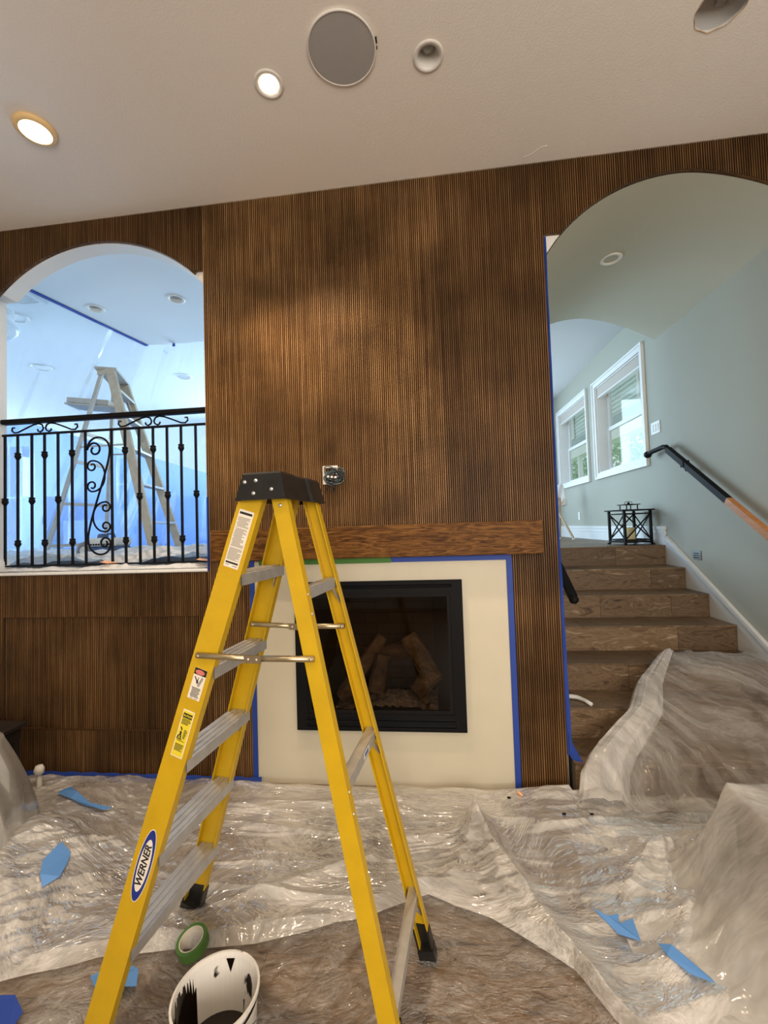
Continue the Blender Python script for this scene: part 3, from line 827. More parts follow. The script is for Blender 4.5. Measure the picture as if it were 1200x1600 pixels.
# ------------------------------------------------------------------ ceiling fixtures
def spot(name, loc, power, col=(1, .76, .50), angle=128, blend=.75, parent=None, rad=.05):
    d = bpy.data.lights.new(name, 'SPOT'); d.energy = power; d.color = col
    d.spot_size = math.radians(angle); d.spot_blend = blend; d.shadow_soft_size = rad
    o = bpy.data.objects.new(name, d); COL.objects.link(o)
    o.location = loc
    if parent is not None:
        o.parent = parent; o.location = Vector(loc) - WLOC[parent.name]
    return o
WARM = (1, .77, .52)
# flush lit disc
x, y, r = FIX['flush']; z = ceil_z(x)
t = thing('flush_ceiling_light', (x, y, z), 'glowing flush disc light on the ceiling, its glow painted into the amber rim', 'light')
MT['amber'] = plain('lamp rim with painted glow', (.86, .60, .28), .45)  # orange lamplight on the rim is painted into its colour
obj('rim', lathe([(.070, .010), (.092, .0), (.090, -.012), (.074, -.020), (.068, -.018)], (x, y, z - .0005), 40), MT['amber'], t, smooth=True)
obj('lens', lathe([(.070, -.016), (.05, -.0185), (.0001, -.019)], (x, y, z - .0005), 40), MT['lens'], t, smooth=True)
spot('flush_light_beam', (x, y, z - .03), 46, WARM, 150, .6, t, .06)
def can(x, y, lit, label, power=34, r=.05, angle=118, blend=.8):
    z = ceil_z(x)
    t = thing('recessed_downlight', (x, y, z), label, 'light', 'recessed lights of the lower room')
    obj('trim_ring', lathe([(r + .002, .006), (r - .004, -.001), (r + .010, -.006), (r + .017, -.004), (r + .019, 0), (r + .003, .0005)], (x, y, z - .0008), 40), MT['lampring'], t, smooth=True)
    obj('reflector', lathe([(r - .002, .0), (r - .012, .055), (r - .016, .09), (.0001, .09)], (x, y, z), 32), MT['lampcone'], t, smooth=True)
    obj('bulb', lathe([(.0001, .030), (.022, .034), (.030, .048), (.030, .088)], (x, y, z), 24), MT['bulb' if lit else 'bulboff'], t, smooth=True)
    if lit: spot('downlight_beam', (x, y, z + .024), power, WARM, angle, blend, t, .03)
    return t
can(*FIX['lit'][:2], True, 'lit recessed downlight nearest the round ceiling speaker', 150, angle=96, blend=.45)
can(*FIX['off'][:2], False, 'unlit recessed downlight beside the round ceiling speaker')
for k, (bx, by_) in enumerate(BACK):
    can(bx, by_, True, 'lit recessed downlight in the rows behind the photographer', 40)
# open cut-out
x, y, r = FIX['cut']; z = ceil_z(x)
t = thing('ceiling_cutout', (x, y, z), 'rough open round hole cut in the ceiling', 'hole')
obj('hole_wall', lathe([(r - .001, -.0005), (r - .001, .016), (r + .02, .02), (r + .02, .15), (.0001, .15)], (x, y, z), 36), MT['drywall'], t, smooth=True)
obj('torn_edge', tube([(x + (r - .002 + .003 * math.sin(9 * a)) * math.cos(a), y + (r - .002 + .003 * math.sin(9 * a)) * math.sin(a), z - .0005) for a in np.linspace(0, 2 * PI, 60)], .0022, 5), MT['tan'], t)
obj('joist', box(x + .03, x + .065, y - .09, y + .09, z + .10, z + .145), MT['speaker'], t)
# round speaker
sx, sy = -.303, -.738; z = ceil_z(sx)
t = thing('ceiling_speaker', (sx, sy, z), 'large round grey speaker grille flush in the ceiling', 'speaker')
obj('speaker_ring', lathe([(.150, .0), (.151, -.007), (.146, -.009), (.143, -.006)], (sx, sy, z - .0005), 56), MT['lampring'], t, smooth=True)
obj('grille', lathe([(.146, -.006), (.10, -.0075), (.0001, -.008)], (sx, sy, z - .0005), 56), MT['speaker'], t, smooth=True)
obj('plaster_chip', join(box(sx + .149, sx + .157, sy - .03, sy - .005, z - .002, z - .0005), box(sx + .149, sx + .155, sy + .005, sy + .018, z - .002, z - .0005)), MT['firebox'], t)
# lights of the raised part
def small_can(x, y, z, label, tilt=None, rr=.07):
    t = thing('round_downlight', (x, y, z), label, 'light', 'unlit lights of the raised rooms')
    obj('trim_ring', lathe([(rr - .02, .006), (rr - .018, -.001), (rr - .008, -.008), (rr + .006, -.006), (rr + .010, 0), (rr - .004, .0005)], (x, y, z - .0006), 32), MT['lampring'], t, smooth=True)
    obj('reflector', lathe([(rr - .019, .0), (rr - .028, .05), (.0001, .05)], (x, y, z), 24), MT['lampcone'], t, smooth=True)
    obj('bulb', lathe([(.0001, .012), (.022, .014), (.027, .049)], (x, y, z), 20), MT['bulboff'], t, smooth=True)
    return t
small_can(-2.969, 1.054, UC, 'unlit downlight close to the blue tape line on the raised ceiling')
small_can(-2.164, 1.02, UC, 'unlit downlight over the railing, nearest the slatted panel')
for (x, y, lab) in ((-3.80, 1.07, 'round disc light beyond the blue ceiling tape'), (-4.64, 2.20, 'round disc light farthest behind the hanging plastic'), (-3.17, 2.80, 'grey oval speaker seen through the hanging plastic')):
    t = thing('ceiling_disc', (x, y, UC), lab, 'light')
    obj('trim_ring', lathe([(.11, 0), (.105, -.012), (.088, -.014), (.085, -.006)], (x, y, UC - .0006), 32), MT['lampring'], t, smooth=True)
    obj('disc', lathe([(.087, -.006), (.0001, -.007)], (x, y, UC - .0006), 32), MT['speaker'] if y > 2.5 else MT['trim'], t)
vx, vy = 1.435, .80
vz = arch_r(vx) - .001
small_can(vx, vy, vz, 'unlit round downlight in the grey stair vault', rr=.068)
av = thing('ceiling_vent', (-3.42, .78, UC), 'white square ceiling vent beside the blue tape line', 'vent')
obj('vent_frame', plate(rect(-3.56, -3.30, .66, .90), [rect(-3.52, -3.34, .70, .86)], UC - .014, UC - .0005, 'Z'), MT['trim'], av)
obj('vent_core', box(-3.52, -3.34, .70, .86, UC - .003, UC - .0005), MT['blackmat'], av)
for k in range(4): obj('vent_slat', bar((-3.52, .72 + k * .04, UC - .008), (-3.34, .72 + k * .04, UC - .008), .025, .002, (0, .6, 1)), MT['trim'], av)

# ------------------------------------------------------------------ railing
YR = .10
rl = thing('iron_railing', (-2.1, YR, UF), 'black wrought iron railing with scrolls in the arched opening', 'railing')
ZB, ZM, ZT = 1.318, 2.204, 2.292
XA, XB = -2.862, -1.356
obj('top_rail', bbox(XA, XB, YR - .024, YR + .024, ZT - .014, ZT + .018, .006), MT['black'], rl)
obj('mid_rail', box(XA, XB, YR - .007, YR + .007, ZM - .007, ZM + .007), MT['black'], rl)
obj('bottom_rail', box(XA, XB, YR - .012, YR + .012, ZB - .005, ZB + .005), MT['black'], rl)
bal = [(-2.845, 1), (-2.750, 2), (-2.645, 1), (-2.551, 2), (-2.452, 1), (-2.350, 2), (-2.253, 0), (-2.065, 0), (-1.970, 2), (-1.871, 1), (-1.773, 2), (-1.676, 1), (-1.579, 2), (-1.479, 1)]
collar_prof = [(.0085, -.024), (.012, -.021), (.012, -.016), (.0165, -.012), (.019, -.004), (.019, .004), (.0165, .010), (.014, .012), (.019, .015), (.019, .021), (.012, .024), (.0085, .027)]
for x, k in bal:
    b = obj('baluster', bbox(x - .0068, x + .0068, YR - .0068, YR + .0068, ZB + .004, ZM - .006, .0015), MT['black'], rl)
    for zc in {0: [], 1: [1.752], 2: [2.058, 1.466]}[k]:
        obj('collar', lathe(collar_prof, (x, YR, zc), 14), MT['black'], b, smooth=True)
def spiral(c, r0, r1, a0, turns, n=26):
    """points from radius r1 (inner) out to r0"""
    P = []
    for i in range(n + 1):
        t = i / n; r = r1 + (r0 - r1) * t; a = a0 - turns * 2 * PI * (1 - t)
        P.append((c[0] + r * math.cos(a), YR, c[1] + r * math.sin(a)))
    return P
def bez(p0, p1, p2, p3, n=16):
    P = []
    for i in range(n + 1):
        t = i / n; s = 1 - t
        P.append((p0[0] * s ** 3 + 3 * p1[0] * s * s * t + 3 * p2[0] * s * t * t + p3[0] * t ** 3, YR, p0[1] * s ** 3 + 3 * p1[1] * s * s * t + 3 * p2[1] * s * t * t + p3[1] * t ** 3))
    return P
# big S scroll between the two plain balusters
xl, xr = -2.246, -2.072
S = []
S += spiral((-2.188, 2.075), .052, .018, PI * 1.0, 1.15)                      # upper curl, ends at left side going up
S += bez((-2.240, 2.075), (-2.240, 2.19), (-2.08, 2.18), (-2.080, 2.07))[1:]
S += bez((-2.080, 2.07), (-2.08, 1.96), (-2.215, 1.66), (-2.238, 1.50), 20)[1:]
S += bez((-2.238, 1.50), (-2.25, 1.36), (-2.079, 1.34), (-2.079, 1.455))[1:]
S += list(reversed(spiral((-2.118, 1.455), .039, .014, PI * 2.0, -1.15)))[1:]
obj('s_scroll', tube(S, .0066, 7), MT['black'], rl, smooth=True)
def cscroll(c1, c2, r, x_out, flip):
    s = 1 if not flip else -1
    P = []
    a = spiral(c1, r, .013, PI / 2 + (0 if s > 0 else 0), 1.1 * s)
    b = spiral(c2, r, .013, -PI / 2, -1.1 * s)
    P = a + bez(a[-1][::2], (x_out, a[-1][2] + .0), (x_out, b[-1][2]), b[-1][::2])[1:-1] + list(reversed(b))
    return P
obj('c_scroll', tube(cscroll((-2.206, 1.965), (-2.206, 1.835), .038, -2.085, True), .006, 7), MT['black'], rl, smooth=True)
obj('c_scroll', tube(cscroll((-2.112, 1.69), (-2.112, 1.565), .036, -2.232, False), .006, 7), MT['black'], rl, smooth=True)
for cx_ in (-2.551, -1.773):
    for s in (-1, 1):
        P = [(cx_ + s * (.03 + .022 * math.cos(a)), YR, 2.228 + .018 * math.sin(a)) for a in np.linspace(-2.6, .4, 12)]
        P = [(cx_ + s * .052, YR, 2.236), (cx_ + s * .046, YR, 2.222), (cx_ + s * .032, YR, 2.217), (cx_ + s * .014, YR, 2.226), (cx_ + s * .008, YR, 2.243), (cx_ + s * .018, YR, 2.265), (cx_ + s * .045, YR, 2.274),
             (cx_ + s * .08, YR, 2.268), (cx_ + s * .14, YR, 2.245), (cx_ + s * .195, YR, 2.222), (cx_ + s * .225, YR, 2.220), (cx_ + s * .243, YR, 2.236), (cx_ + s * .238, YR, 2.256), (cx_ + s * .222, YR, 2.254)]
        obj('scroll_bracket', tube(P, .0055, 7), MT['black'], rl, smooth=True)
# sill board and the plastic lying on it
obj('window_sill', bbox(LJ0 + .003, LJ1 - .001, -.004, .128, UF + .0125, UF + .030, .004), MT['trim'], label='white painted ledge under the iron railing', cat='ledge')
pb = obj('pillar_base', join(box(LJ0 + .001, LJ0 + .03, .016, .128, UF + .031, UF + .075), box(LJ0 + .001, LJ0 + .024, .016, .128, UF + .075, UF + .10), box(LJ0 + .001, LJ0 + .018, .016, .128, UF + .10, UF + .115)), MT['trim'],
         label='small moulded white base block at the end of the railing', cat='moulding')

# ------------------------------------------------------------------ plastic sheets
def sheet(name, X, Y, Z, mat, label, mask=None, parent=None, cat='plastic sheet', smooth=True):
    nx, ny = X.shape
    return obj(name, (np.stack([X, Y, Z], -1).reshape(-1, 3), grid_faces(nx, ny, mask)), mat, parent, smooth=smooth, label=label, cat=cat if parent is None else None)
def crumple(X, Y, amp, seed=0, aniso=0.0, ang=0.0, scale=1.0):
    wx = X + .18 * (vn(X * 2.3, Y * 2.3, seed) - .5); wy = Y + .18 * (vn(X * 2.3, Y * 2.3, seed + 1) - .5)
    u, v = rot2(wx, wy, ang)
    sx_ = 1.0 / (1 + aniso)
    h = .55 * rn(u * 5.5 * sx_ * scale, v * 5.5 * scale, seed + 2) ** 1.6
    h += .35 * rn(u * 12 * sx_ * scale, v * 12 * scale, seed + 3) ** 1.5
    h += .22 * rn(u * 27 * sx_ * scale, v * 27 * scale, seed + 4) ** 1.3
    h += .10 * rn(u * 58 * sx_ * scale, v * 58 * scale, seed + 5)
    return amp * h
# 1) clear base sheet over the floor
nx, ny = 470, 250
X, Y = np.meshgrid(np.linspace(-3.0, 2.15, nx), np.linspace(-2.35, -.015, ny), indexing='ij')
Z = .006 + crumple(X, Y, .020, 1, .6, .5, .8) * np.clip((-.01 - Y) / .15, .15, 1)
lowr = np.clip((X - .2) / .6, 0, 1) * np.clip((Y + 1.4) / .5, 0, 1)
Z += crumple(X, Y, .022, 11, 2.2, -.15) * lowr
yb = -.02 - .02 * vn(X[:, 0] * 6, X[:, 0] * 0, 4)
sheet('drop_sheet', X, Y, Z, MT['film_base'], 'clear crinkled plastic drop sheet spread over the whole floor', mask=(Y < yb[:, None]))
# 2) milky doubled sheet toward the wall, its free edge crossing the floor under the ladder
bx_ = np.array([-3.0, -1.9, -1.469, -1.202, -.951, -.665, -.315, -.052, .179, .353, .423, .491, .60, .75, 1.0, 1.4, 2.1])
by_ = np.array([-1.34, -1.30, -1.179, -1.087, -1.035, -.99, -.869, -.752, -.836, -.965, -1.019, -1.141, -1.30, -1.5, -1.75, -2.0, -2.2])
nx, ny = 620, 240
xs = np.linspace(-2.95, 2.12, nx); vs = np.linspace(0, 1, ny)
yb = np.interp(xs, bx_, by_) + .02 * (vn(xs * 9, xs * 0, 2) - .5)
yt = -.035 - .03 * vn(xs * 7, xs * 0, 8)
yt = np.where(xs > .70, yt - .03, yt)
X = np.repeat(xs[:, None], ny, 1); Y = yt[:, None] * (1 - vs) + yb[:, None] * vs
edge = np.clip(np.minimum((Y - yb[:, None]) / .05, (yt[:, None] - Y) / .04), 0, 1)
lefty = np.clip((-1.15 - X) / .5, 0, 1)
righty = np.clip((X - .35) / .4, 0, 1)
H = crumple(X, Y, .022, 21, 4.0, .06) * (1 - lefty) + crumple(X, Y, .042, 31, .5, .8, .9) * lefty
H += .018 * rn(X * 1.1, Y * 9 + X * .8, 6) ** 2 * (1 - lefty) * (1 - righty)
H += (.045 * rn(X * .9, Y * 7 - X * .9, 16) ** 1.6 + .02 * rn(X * 1.6, Y * 15 - X * 2.0, 17) ** 1.4) * righty
cen = (X + 1.88) / .50; cey = (Y + .70) / .60                     # heap beside the covered seat
H += .13 * np.clip(1.1 - np.hypot(cen, cey), 0, 1) ** 1.2
def ridge(x0, y0, x1, y1, h, w):
    d = np.array([x1 - x0, y1 - y0]); l2 = (d ** 2).sum()
    t = np.clip(((X - x0) * d[0] + (Y - y0) * d[1]) / l2, 0, 1)
    dist = np.hypot(X - x0 - t * d[0], Y - y0 - t * d[1])
    return h * (1 - .6 * t) * np.exp(-(dist / w) ** 1.3)
H += ridge(.17, -.40, .47, -1.10, .080, .06) + ridge(.17, -.40, .00, -.80, .04, .05) + ridge(.17, -.40, .30, -.95, .03, .04)
H += ridge(.86, -.52, 1.10, -.50, .07, .07) + ridge(.90, -.55, .70, -.75, .04, .02) + ridge(.93, -.55, .86, -.80, .04, .02) + ridge(.96, -.55, 1.0, -.78, .04, .02)
H += ridge(.98, -.72, .72, -1.02, .06, .035)
H += ridge(-.30, -.62, -1.1, -.95, .022, .03) + ridge(-.2, -.2, -1.2, -.32, .02, .03)
for fx_, fy_ in ((-1.04, -1.31), (-.986, -.843), (-.098, -1.41), (-.047, -.959)):
    H *= 1 - .9 * np.exp(-(np.hypot(X - fx_, Y - fy_) / .07) ** 2)
Z = .030 + H * (.2 + .8 * edge)
FX_, FY_, FZ_ = X, Y, Z
def floor_h(x, y):
    k = np.argmin((FX_ - x) ** 2 + (FY_ - y) ** 2); return float(FZ_.reshape(-1)[k])
sheet('doubled_drop_sheet', X, Y, Z, MT['film_milk'], 'milky doubled plastic sheet wrinkled across the floor below the wall')
# 5) sheet draped over the stair flight
ny, nx = 150, 150
ys = np.linspace(.60, -.26, ny); us = np.linspace(0, 1, nx)
hull_y = np.array([-.40, -.16, -.048, .247, .542, .62]); hull_z = np.array([.035, .040, .196, .376, .556, .566])
zb = np.mean([np.interp(ys + d_, hull_y, hull_z) for d_ in np.linspace(-.05, .05, 9)], 0)
xl_ = np.interp(ys, [-.26, -.10, -.03, .17, .34, .585], [.70, .76, .86, 1.14, 1.27, 1.545])
Y, U = np.meshgrid(ys, us, indexing='ij'); ZB_ = np.repeat(zb[:, None], nx, 1)
XLm = np.repeat(xl_[:, None], nx, 1)
X = XLm + (2.165 - XLm) * U
fold = .040 * rn((X - XLm) * 5 + Y * 2.0, Y * 1.2 + X, 3) ** 1.5 * np.exp(-U * 1.2) + crumple(X, Y, .026, 61, 1.6, .95)
Z = ZB_ + .004 + fold
sag = np.interp(Y, [-.16, -.048, .10, .247, .395, .542, .62], [0, 0, -.012, 0, -.012, 0, 0]); Z = Z + sag * .0
Y = Y - .25 * fold
so = sheet('stair_sheet', X, Y, Z, MT['film_stair'], 'clear plastic sheet draped over the lower stairs')
# thick bunched leading edge of that sheet
ny, nx = 120, 46
ys = np.linspace(.585, -.24, ny); us = np.linspace(-1, 1, nx)
Y, U = np.meshgrid(ys, us, indexing='ij')
cx_ = np.interp(ys, [-.26, -.10, -.03, .17, .34, .585], [.80, .88, .97, 1.22, 1.33, 1.585])[:, None]
wd = np.interp(ys, [-.24, 0, .3, .585], [.13, .12, .085, .03])[:, None]
X = cx_ + wd * U
Z = np.interp(Y, hull_y, hull_z) + .022 + .055 * np.clip(1 - U ** 2, 0, 1) ** .6 * np.interp(Y, [-.24, 0, .585], [.7, 1, .3]) + .018 * rn(U * 3.3 + 5, Y * 1.6, 7) + crumple(X, Y, .010, 71, 3, 1.0, 1.6)
sheet('bunched_edge', X, Y, Z, MT['film_fold'], None, parent=so)
# 6) cover over the low table in the near corner
tb = thing('low_table', (1.55, -1.25, 0), 'brown timber low table under clear plastic in the near corner', 'table')
tx0, tx1, ty0, ty1, tz = 1.11, 1.95, -1.95, -.70, .40
obj('table_top', bbox(tx0, tx1, ty0, ty1, tz - .05, tz, .006), MT['brownwood'], tb)
obj('table_side', join(box(tx0 + .012, tx0 + .03, ty0 + .02, ty1 - .02, .03, tz - .05), box(tx0 + .012, tx1 - .012, ty1 - .036, ty1 - .016, .03, tz - .05)), MT['brownwood'], tb)
obj('table_side', join(box(tx1 - .03, tx1 - .012, ty0 + .02, ty1 - .04, .03, tz - .05),), MT['brownwood'], tb)
for a, b in ((tx0 + .01, ty0 + .01), (tx0 + .01, ty1 - .05), (tx1 - .05, ty0 + .01), (tx1 - .05, ty1 - .05)):
    obj('table_foot', box(a + .022, a + .04, b, b + .04, .001, .03), MT['darkwood'], tb)
nx, ny = 150, 190
X, Y = np.meshgrid(np.linspace(.62, 2.05, nx), np.linspace(-2.2, -.20, ny), indexing='ij')
sx_ = np.maximum(0, tx0 - .006 - X); sy_ = np.maximum(0, Y - (ty1 + .006))
dist = np.hypot(sx_ * 1.0, sy_ * 1.15)
wob = .30 + .06 * np.sin(Y * 11) + .05 * (vn(X * 3, Y * 7, 6) - .5) - .07 * np.clip((Y + .9), -.3, .3)
t_ = np.clip(dist / wob, 0, 1.6)
ang_ = np.arctan2(sy_, sx_ + 1e-6)
pleat = rn(Y * 5.5 + X * .8, ang_ * 4, 9) * .05 + rn(Y * 13, ang_ * 9, 10) * .02
Z = np.where(t_ < 1, (tz + .010) * (1 - t_) ** 2.3 + .05, .05) + pleat * np.clip(t_ * 2, 0, 1) * np.clip(1.6 - t_, 0, 1) + crumple(X, Y, .018, 81, 1.0, .9)
Z = np.maximum(Z, np.where(dist <= 0, tz + .006, 0))
msk = t_ < 1.35
sheet('table_cover_sheet', X, Y, Z, MT['film_cover'], 'clear plastic draped over the low table in the near corner', mask=msk)
# 7) covered chair
ch = thing('ottoman', (-2.40, -.95, 0), 'upholstered seat hidden under grey plastic', 'seat')
obj('seat_body', bbox(-2.74, -2.06, -1.22, -.68, .06, .50, .05), MT['cloth'], ch)
for a in (-2.70, -2.16):
    for b in (-1.18, -.77): obj('leg', box(a, a + .05, b, b + .05, .001, .06), MT['darkwood'], ch)
V = []; na, nz = 110, 36
for j in range(nz):
    t = j / (nz - 1)
    for i in range(na):
        a = 2 * PI * i / na
        fl = 1 + .05 * math.sin(7 * a + 1) * t + .035 * math.sin(13 * a + 3 * t) * t + .015 * math.sin(23 * a)
        c_, s_ = math.cos(a), math.sin(a)
        k = (abs(c_) ** 5 + abs(s_) ** 5) ** (-1 / 5)
        if j < 8:
            q = j / 7; rx, ry = .42 * q ** .8 + .002, .34 * q ** .8 + .002; z = .60 - .03 * q ** 3
        else:
            q = (j - 7) / (nz - 8); rx = .42 + .11 * math.sin(q * 2.2) ; ry = .34 + .07 * math.sin(q * 2.0); z = .57 - .555 * q
        V.append((-2.40 + rx * k * c_ * fl, -.95 + ry * k * s_ * fl, z + .006 * math.sin(5 * a + .3 * j)))
F = [(j * na + i, j * na + (i + 1) % na, (j + 1) * na + (i + 1) % na, (j + 1) * na + i) for j in range(nz - 1) for i in range(na)]
obj('seat_cover_sheet', (V, F), MT['film_grey'], smooth=True, label='grey plastic sheet wrapped over a seat at the picture edge', cat='plastic sheet')
# 8) crumpled sheet on the raised floor
nx, ny = 170, 130
X, Y = np.meshgrid(np.linspace(-4.6, -1.2, nx), np.linspace(.145, 2.1, ny), indexing='ij')
Z = UF + .012 + crumple(X, Y, .12, 91, .6, .4, .6) * (1 - .75 * np.exp(-((X + 2.95) / .30) ** 2 - ((Y - .9) / .55) ** 2)) + .06 * np.exp(-((Y - .55) / .3) ** 2) * vn(X * 4, Y * 3, 2)
sheet('crumpled_upper_sheet', X, Y, Z, MT['film_upper'], 'crumpled white plastic lying on the raised floor behind the railing')
nx, ny = 110, 20
X, Y = np.meshgrid(np.linspace(LJ0 + .03, LJ1 - .012, nx), np.linspace(.022, .128, ny), indexing='ij')
Z = UF + .034 + crumple(X, Y, .035, 95, 1.0, .3, 1.2) * np.clip((Y - .015) / .05, .15, 1)
sheet('ledge_sheet', X, Y, Z, MT['film_upper'], 'strip of crumpled plastic on the ledge under the bottom rail')
for k, (x0, x1, lab) in enumerate(((-2.10, -2.05, 'orange flyer scrap on the ledge below the scrollwork'), (-1.45, -1.37, 'orange scrap on the ledge next to the slatted panel'))):
    obj('paper_scrap', ([(x0, .03, UF + .085), (x1, .03, UF + .075), (x1 + .03, .10, UF + .075), (x0 - .02, .11, UF + .09), (x0, .03, UF + .086), (x1, .03, UF + .076), (x1 + .03, .10, UF + .076), (x0 - .02, .11, UF + .091)],
        [(0, 1, 2, 3), (7, 6, 5, 4), (0, 4, 5, 1), (1, 5, 6, 2), (2, 6, 7, 3), (3, 7, 4, 0)]), MT['orangefoam'], label=lab, cat='paper')
# 9) hanging dust sheet: from the tape line, out to the side and across
top_path = [(-3.40, .16), (-3.30, .5), (-3.02, 1.848), (-1.0, 1.86)]
bot_path = [(-4.9, .2), (-4.7, .8), (-4.3, 2.30), (-1.0, 2.30)]
def along(path, u):
    p = np.array(path); d = np.r_[0, np.cumsum([1, 2, 3.0])]; d = d / d[-1]
    return np.interp(u, d, p[:, 0]), np.interp(u, d, p[:, 1])
nu, nv_ = 200, 60
U, Vv = np.meshgrid(np.linspace(0, 1, nu), np.linspace(0, 1, nv_), indexing='ij')
xt, yt_ = along(top_path, U); xb_, yb_ = along(bot_path, U)
pl = (rn(U * 26, Vv * 1.2, 4) - .5) * .07 * (.25 + Vv) + (rn(U * 60 + Vv * 3, Vv * 2.2, 5) - .5) * .02
X = xt * (1 - Vv) + xb_ * Vv - pl * .6; Y = yt_ * (1 - Vv) + yb_ * Vv + pl
Z = (UC - .004) * (1 - Vv) + (UF + .10) * Vv
sheet('hanging_dust_sheet', X, Y, Z, MT['film_hang'], 'clear plastic dust curtain hanging from the raised ceiling', smooth=True)
# blue masking film behind it
nu, nv_ = 130, 40
U, Vv = np.meshgrid(np.linspace(0, 1, nu), np.linspace(0, 1, nv_), indexing='ij')
X = -6.6 + 5.5 * U; ztop = 3.15 - .95 * np.clip((X + 5.6) / 3.0, 0, 1)
Y = 2.75 + .08 * (rn(U * 30, Vv * 1.3, 6) - .5)
Z = UF + .02 + (ztop - UF - .02) * Vv
sheet('blue_masking_film', X, Y, Z, MT['film_blue'], 'blue tinted masking film hung low behind the dust curtain')
wadv = lathe([(.002, .30), (.05, .28), (.07, .2), (.11, .12), (.09, .05), (.05, .01), (.002, 0)], (-3.72, .90, 3.28), 26)
V = [(p[0] + .05 * (vn(p[0] * 20, p[2] * 20, 2) - .5), p[1] + .05 * (vn(p[1] * 20, p[2] * 20, 3) - .5), p[2] + .03 * (vn(p[0] * 25, p[1] * 25) - .5)) for p in wadv[0]]
obj('hanging_plastic_bag', (V, wadv[1]), MT['film_upper'], smooth=True, label='gathered plastic bag hanging from the ceiling behind the arch', cat='plastic bag')

# kitchen silhouettes behind the film
def cabinet(x0, x1, y0, y1, z0, z1, mat, lab, nd=1):
    c = thing('kitchen_cabinet', ((x0 + x1) / 2, (y0 + y1) / 2, z0), lab, 'cabinet', 'kitchen cabinets behind the film')
    obj('carcass', box(x0, x1, y0 + .02, y1, z0 + .001, z1), MT[mat], c)
    for k in range(nd):
        a = x0 + (x1 - x0) * k / nd; b = x0 + (x1 - x0) * (k + 1) / nd
        d = obj('door', bbox(a + .006, b - .006, y0, y0 + .019, z0 + .05, z1 - .02, .004), MT[mat], c)
        obj('handle', box(b - .06, b - .045, y0 - .02, y0 - .001, (z0 + z1) / 2, (z0 + z1) / 2 + .14), MT['steel'], d)
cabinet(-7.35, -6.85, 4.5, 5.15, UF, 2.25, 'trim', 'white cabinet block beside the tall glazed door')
cabinet(-5.0, -3.9, 4.5, 5.15, UF, 2.15, 'cabinetshade', 'base cabinets behind the film, past the step ladder', 3)
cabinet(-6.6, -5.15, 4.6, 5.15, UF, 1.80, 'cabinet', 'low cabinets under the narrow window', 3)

# ------------------------------------------------------------------ timber step ladder on the raised floor
tl = thing('old_step_ladder', (-3.05, 1.55, UF), 'paint worn timber coloured step ladder standing behind the railing', 'ladder')
ZF = UF + .03
L2 = {'nf': ((-3.03, 1.32, 3.10), (-2.575, 1.30, ZF)), 'ff': ((-3.20, 1.74, 3.10), (-2.66, 1.88, ZF)), 'nr': ((-3.145, 1.34, 3.10), (-3.74, 1.30, ZF)), 'fr': ((-3.315, 1.72, 3.10), (-3.53, 1.84, ZF))}
L2 = {k: (Vector(a), Vector(b)) for k, (a, b) in L2.items()}
obj('front_rail', bar(*L2['nf'], .085, .03, (0, 1, 0)), MT['wood2'], tl)
obj('front_rail', bar(*L2['ff'], .085, .03, (0, 1, 0)), MT['wood2'], tl)
obj('rear_rail', bar(*L2['nr'], .036, .024, (0, 1, 0)), MT['alu2'], tl)
obj('rear_rail', bar(*L2['fr'], .036, .024, (0, 1, 0)), MT['alu2'], tl)
def at(L, k, z):
    a, b = L[k]; t = (a.z - z) / (a.z - b.z); return a + (b - a) * t
for z in (1.62, 1.99, 2.34, 2.66, 2.92):
    a, b = at(L2, 'nf', z), at(L2, 'ff', z)
    s_ = obj('step', bar(a, b, .085, .022, (0, 0, 1)), MT['alu2'], tl)
    if z < 1.9 or z > 2.6:
        obj('step_brace', bar(b + (a - b) * .25, at(L2, 'ff', z - .16) - Vector((0, .03, 0)), .012, .006, (1, 0, 0)), MT['alu2'], s_)
for z in (1.42, 1.83, 2.24, 2.52):
    a, b = at(L2, 'nr', z), at(L2, 'fr', z); obj('rear_bar', bar(a, b, .018, .030, (0, 0, 1)), MT['alu2'], tl)
for n_, f_ in (('nf', 'nr'), ('ff', 'fr')):
    obj('spreader', bar(at(L2, n_, 2.38), at(L2, f_, 2.38), .012, .016, (0, 0, 1)), MT['alu2'], tl)
a, b = (L2['nf'][0] + L2['nr'][0]) / 2, (L2['ff'][0] + L2['fr'][0]) / 2
d_ = (b - a).normalized()
cp = obj('top_cap', bar(a - d_ * .035 + Vector((0, 0, .035)), b + d_ * .035 + Vector((0, 0, .035)), .185, .022, (0, 0, 1)), MT['alu2'], tl)
for e_ in (a - d_ * .03, b + d_ * .03):
    obj('cap_bracket', bar(e_ + Vector((-.085, 0, .0)), e_ + Vector((.09, 0, .0)), .006, .055, (0, 0, 1)), MT['wood2'], cp)
tr_ = [at(L2, 'nr', 2.82), at(L2, 'fr', 2.82)]
V_ = Vector((-.30, -.06, .02))
obj('pail_shelf', bar((tr_[0] + tr_[1]) / 2 + V_ , (tr_[0] + tr_[1]) / 2 + Vector((.20, .05, -.02)), .24, .014, (0, 0, 1)), MT['alu2'], tl)
obj('shelf_lip', bar((tr_[0] + tr_[1]) / 2 + V_ + Vector((.02, 0, .04)), (tr_[0] + tr_[1]) / 2 + Vector((.12, .0, .02)), .2, .05, (0, 0, 1)), MT['alu2'], tl)

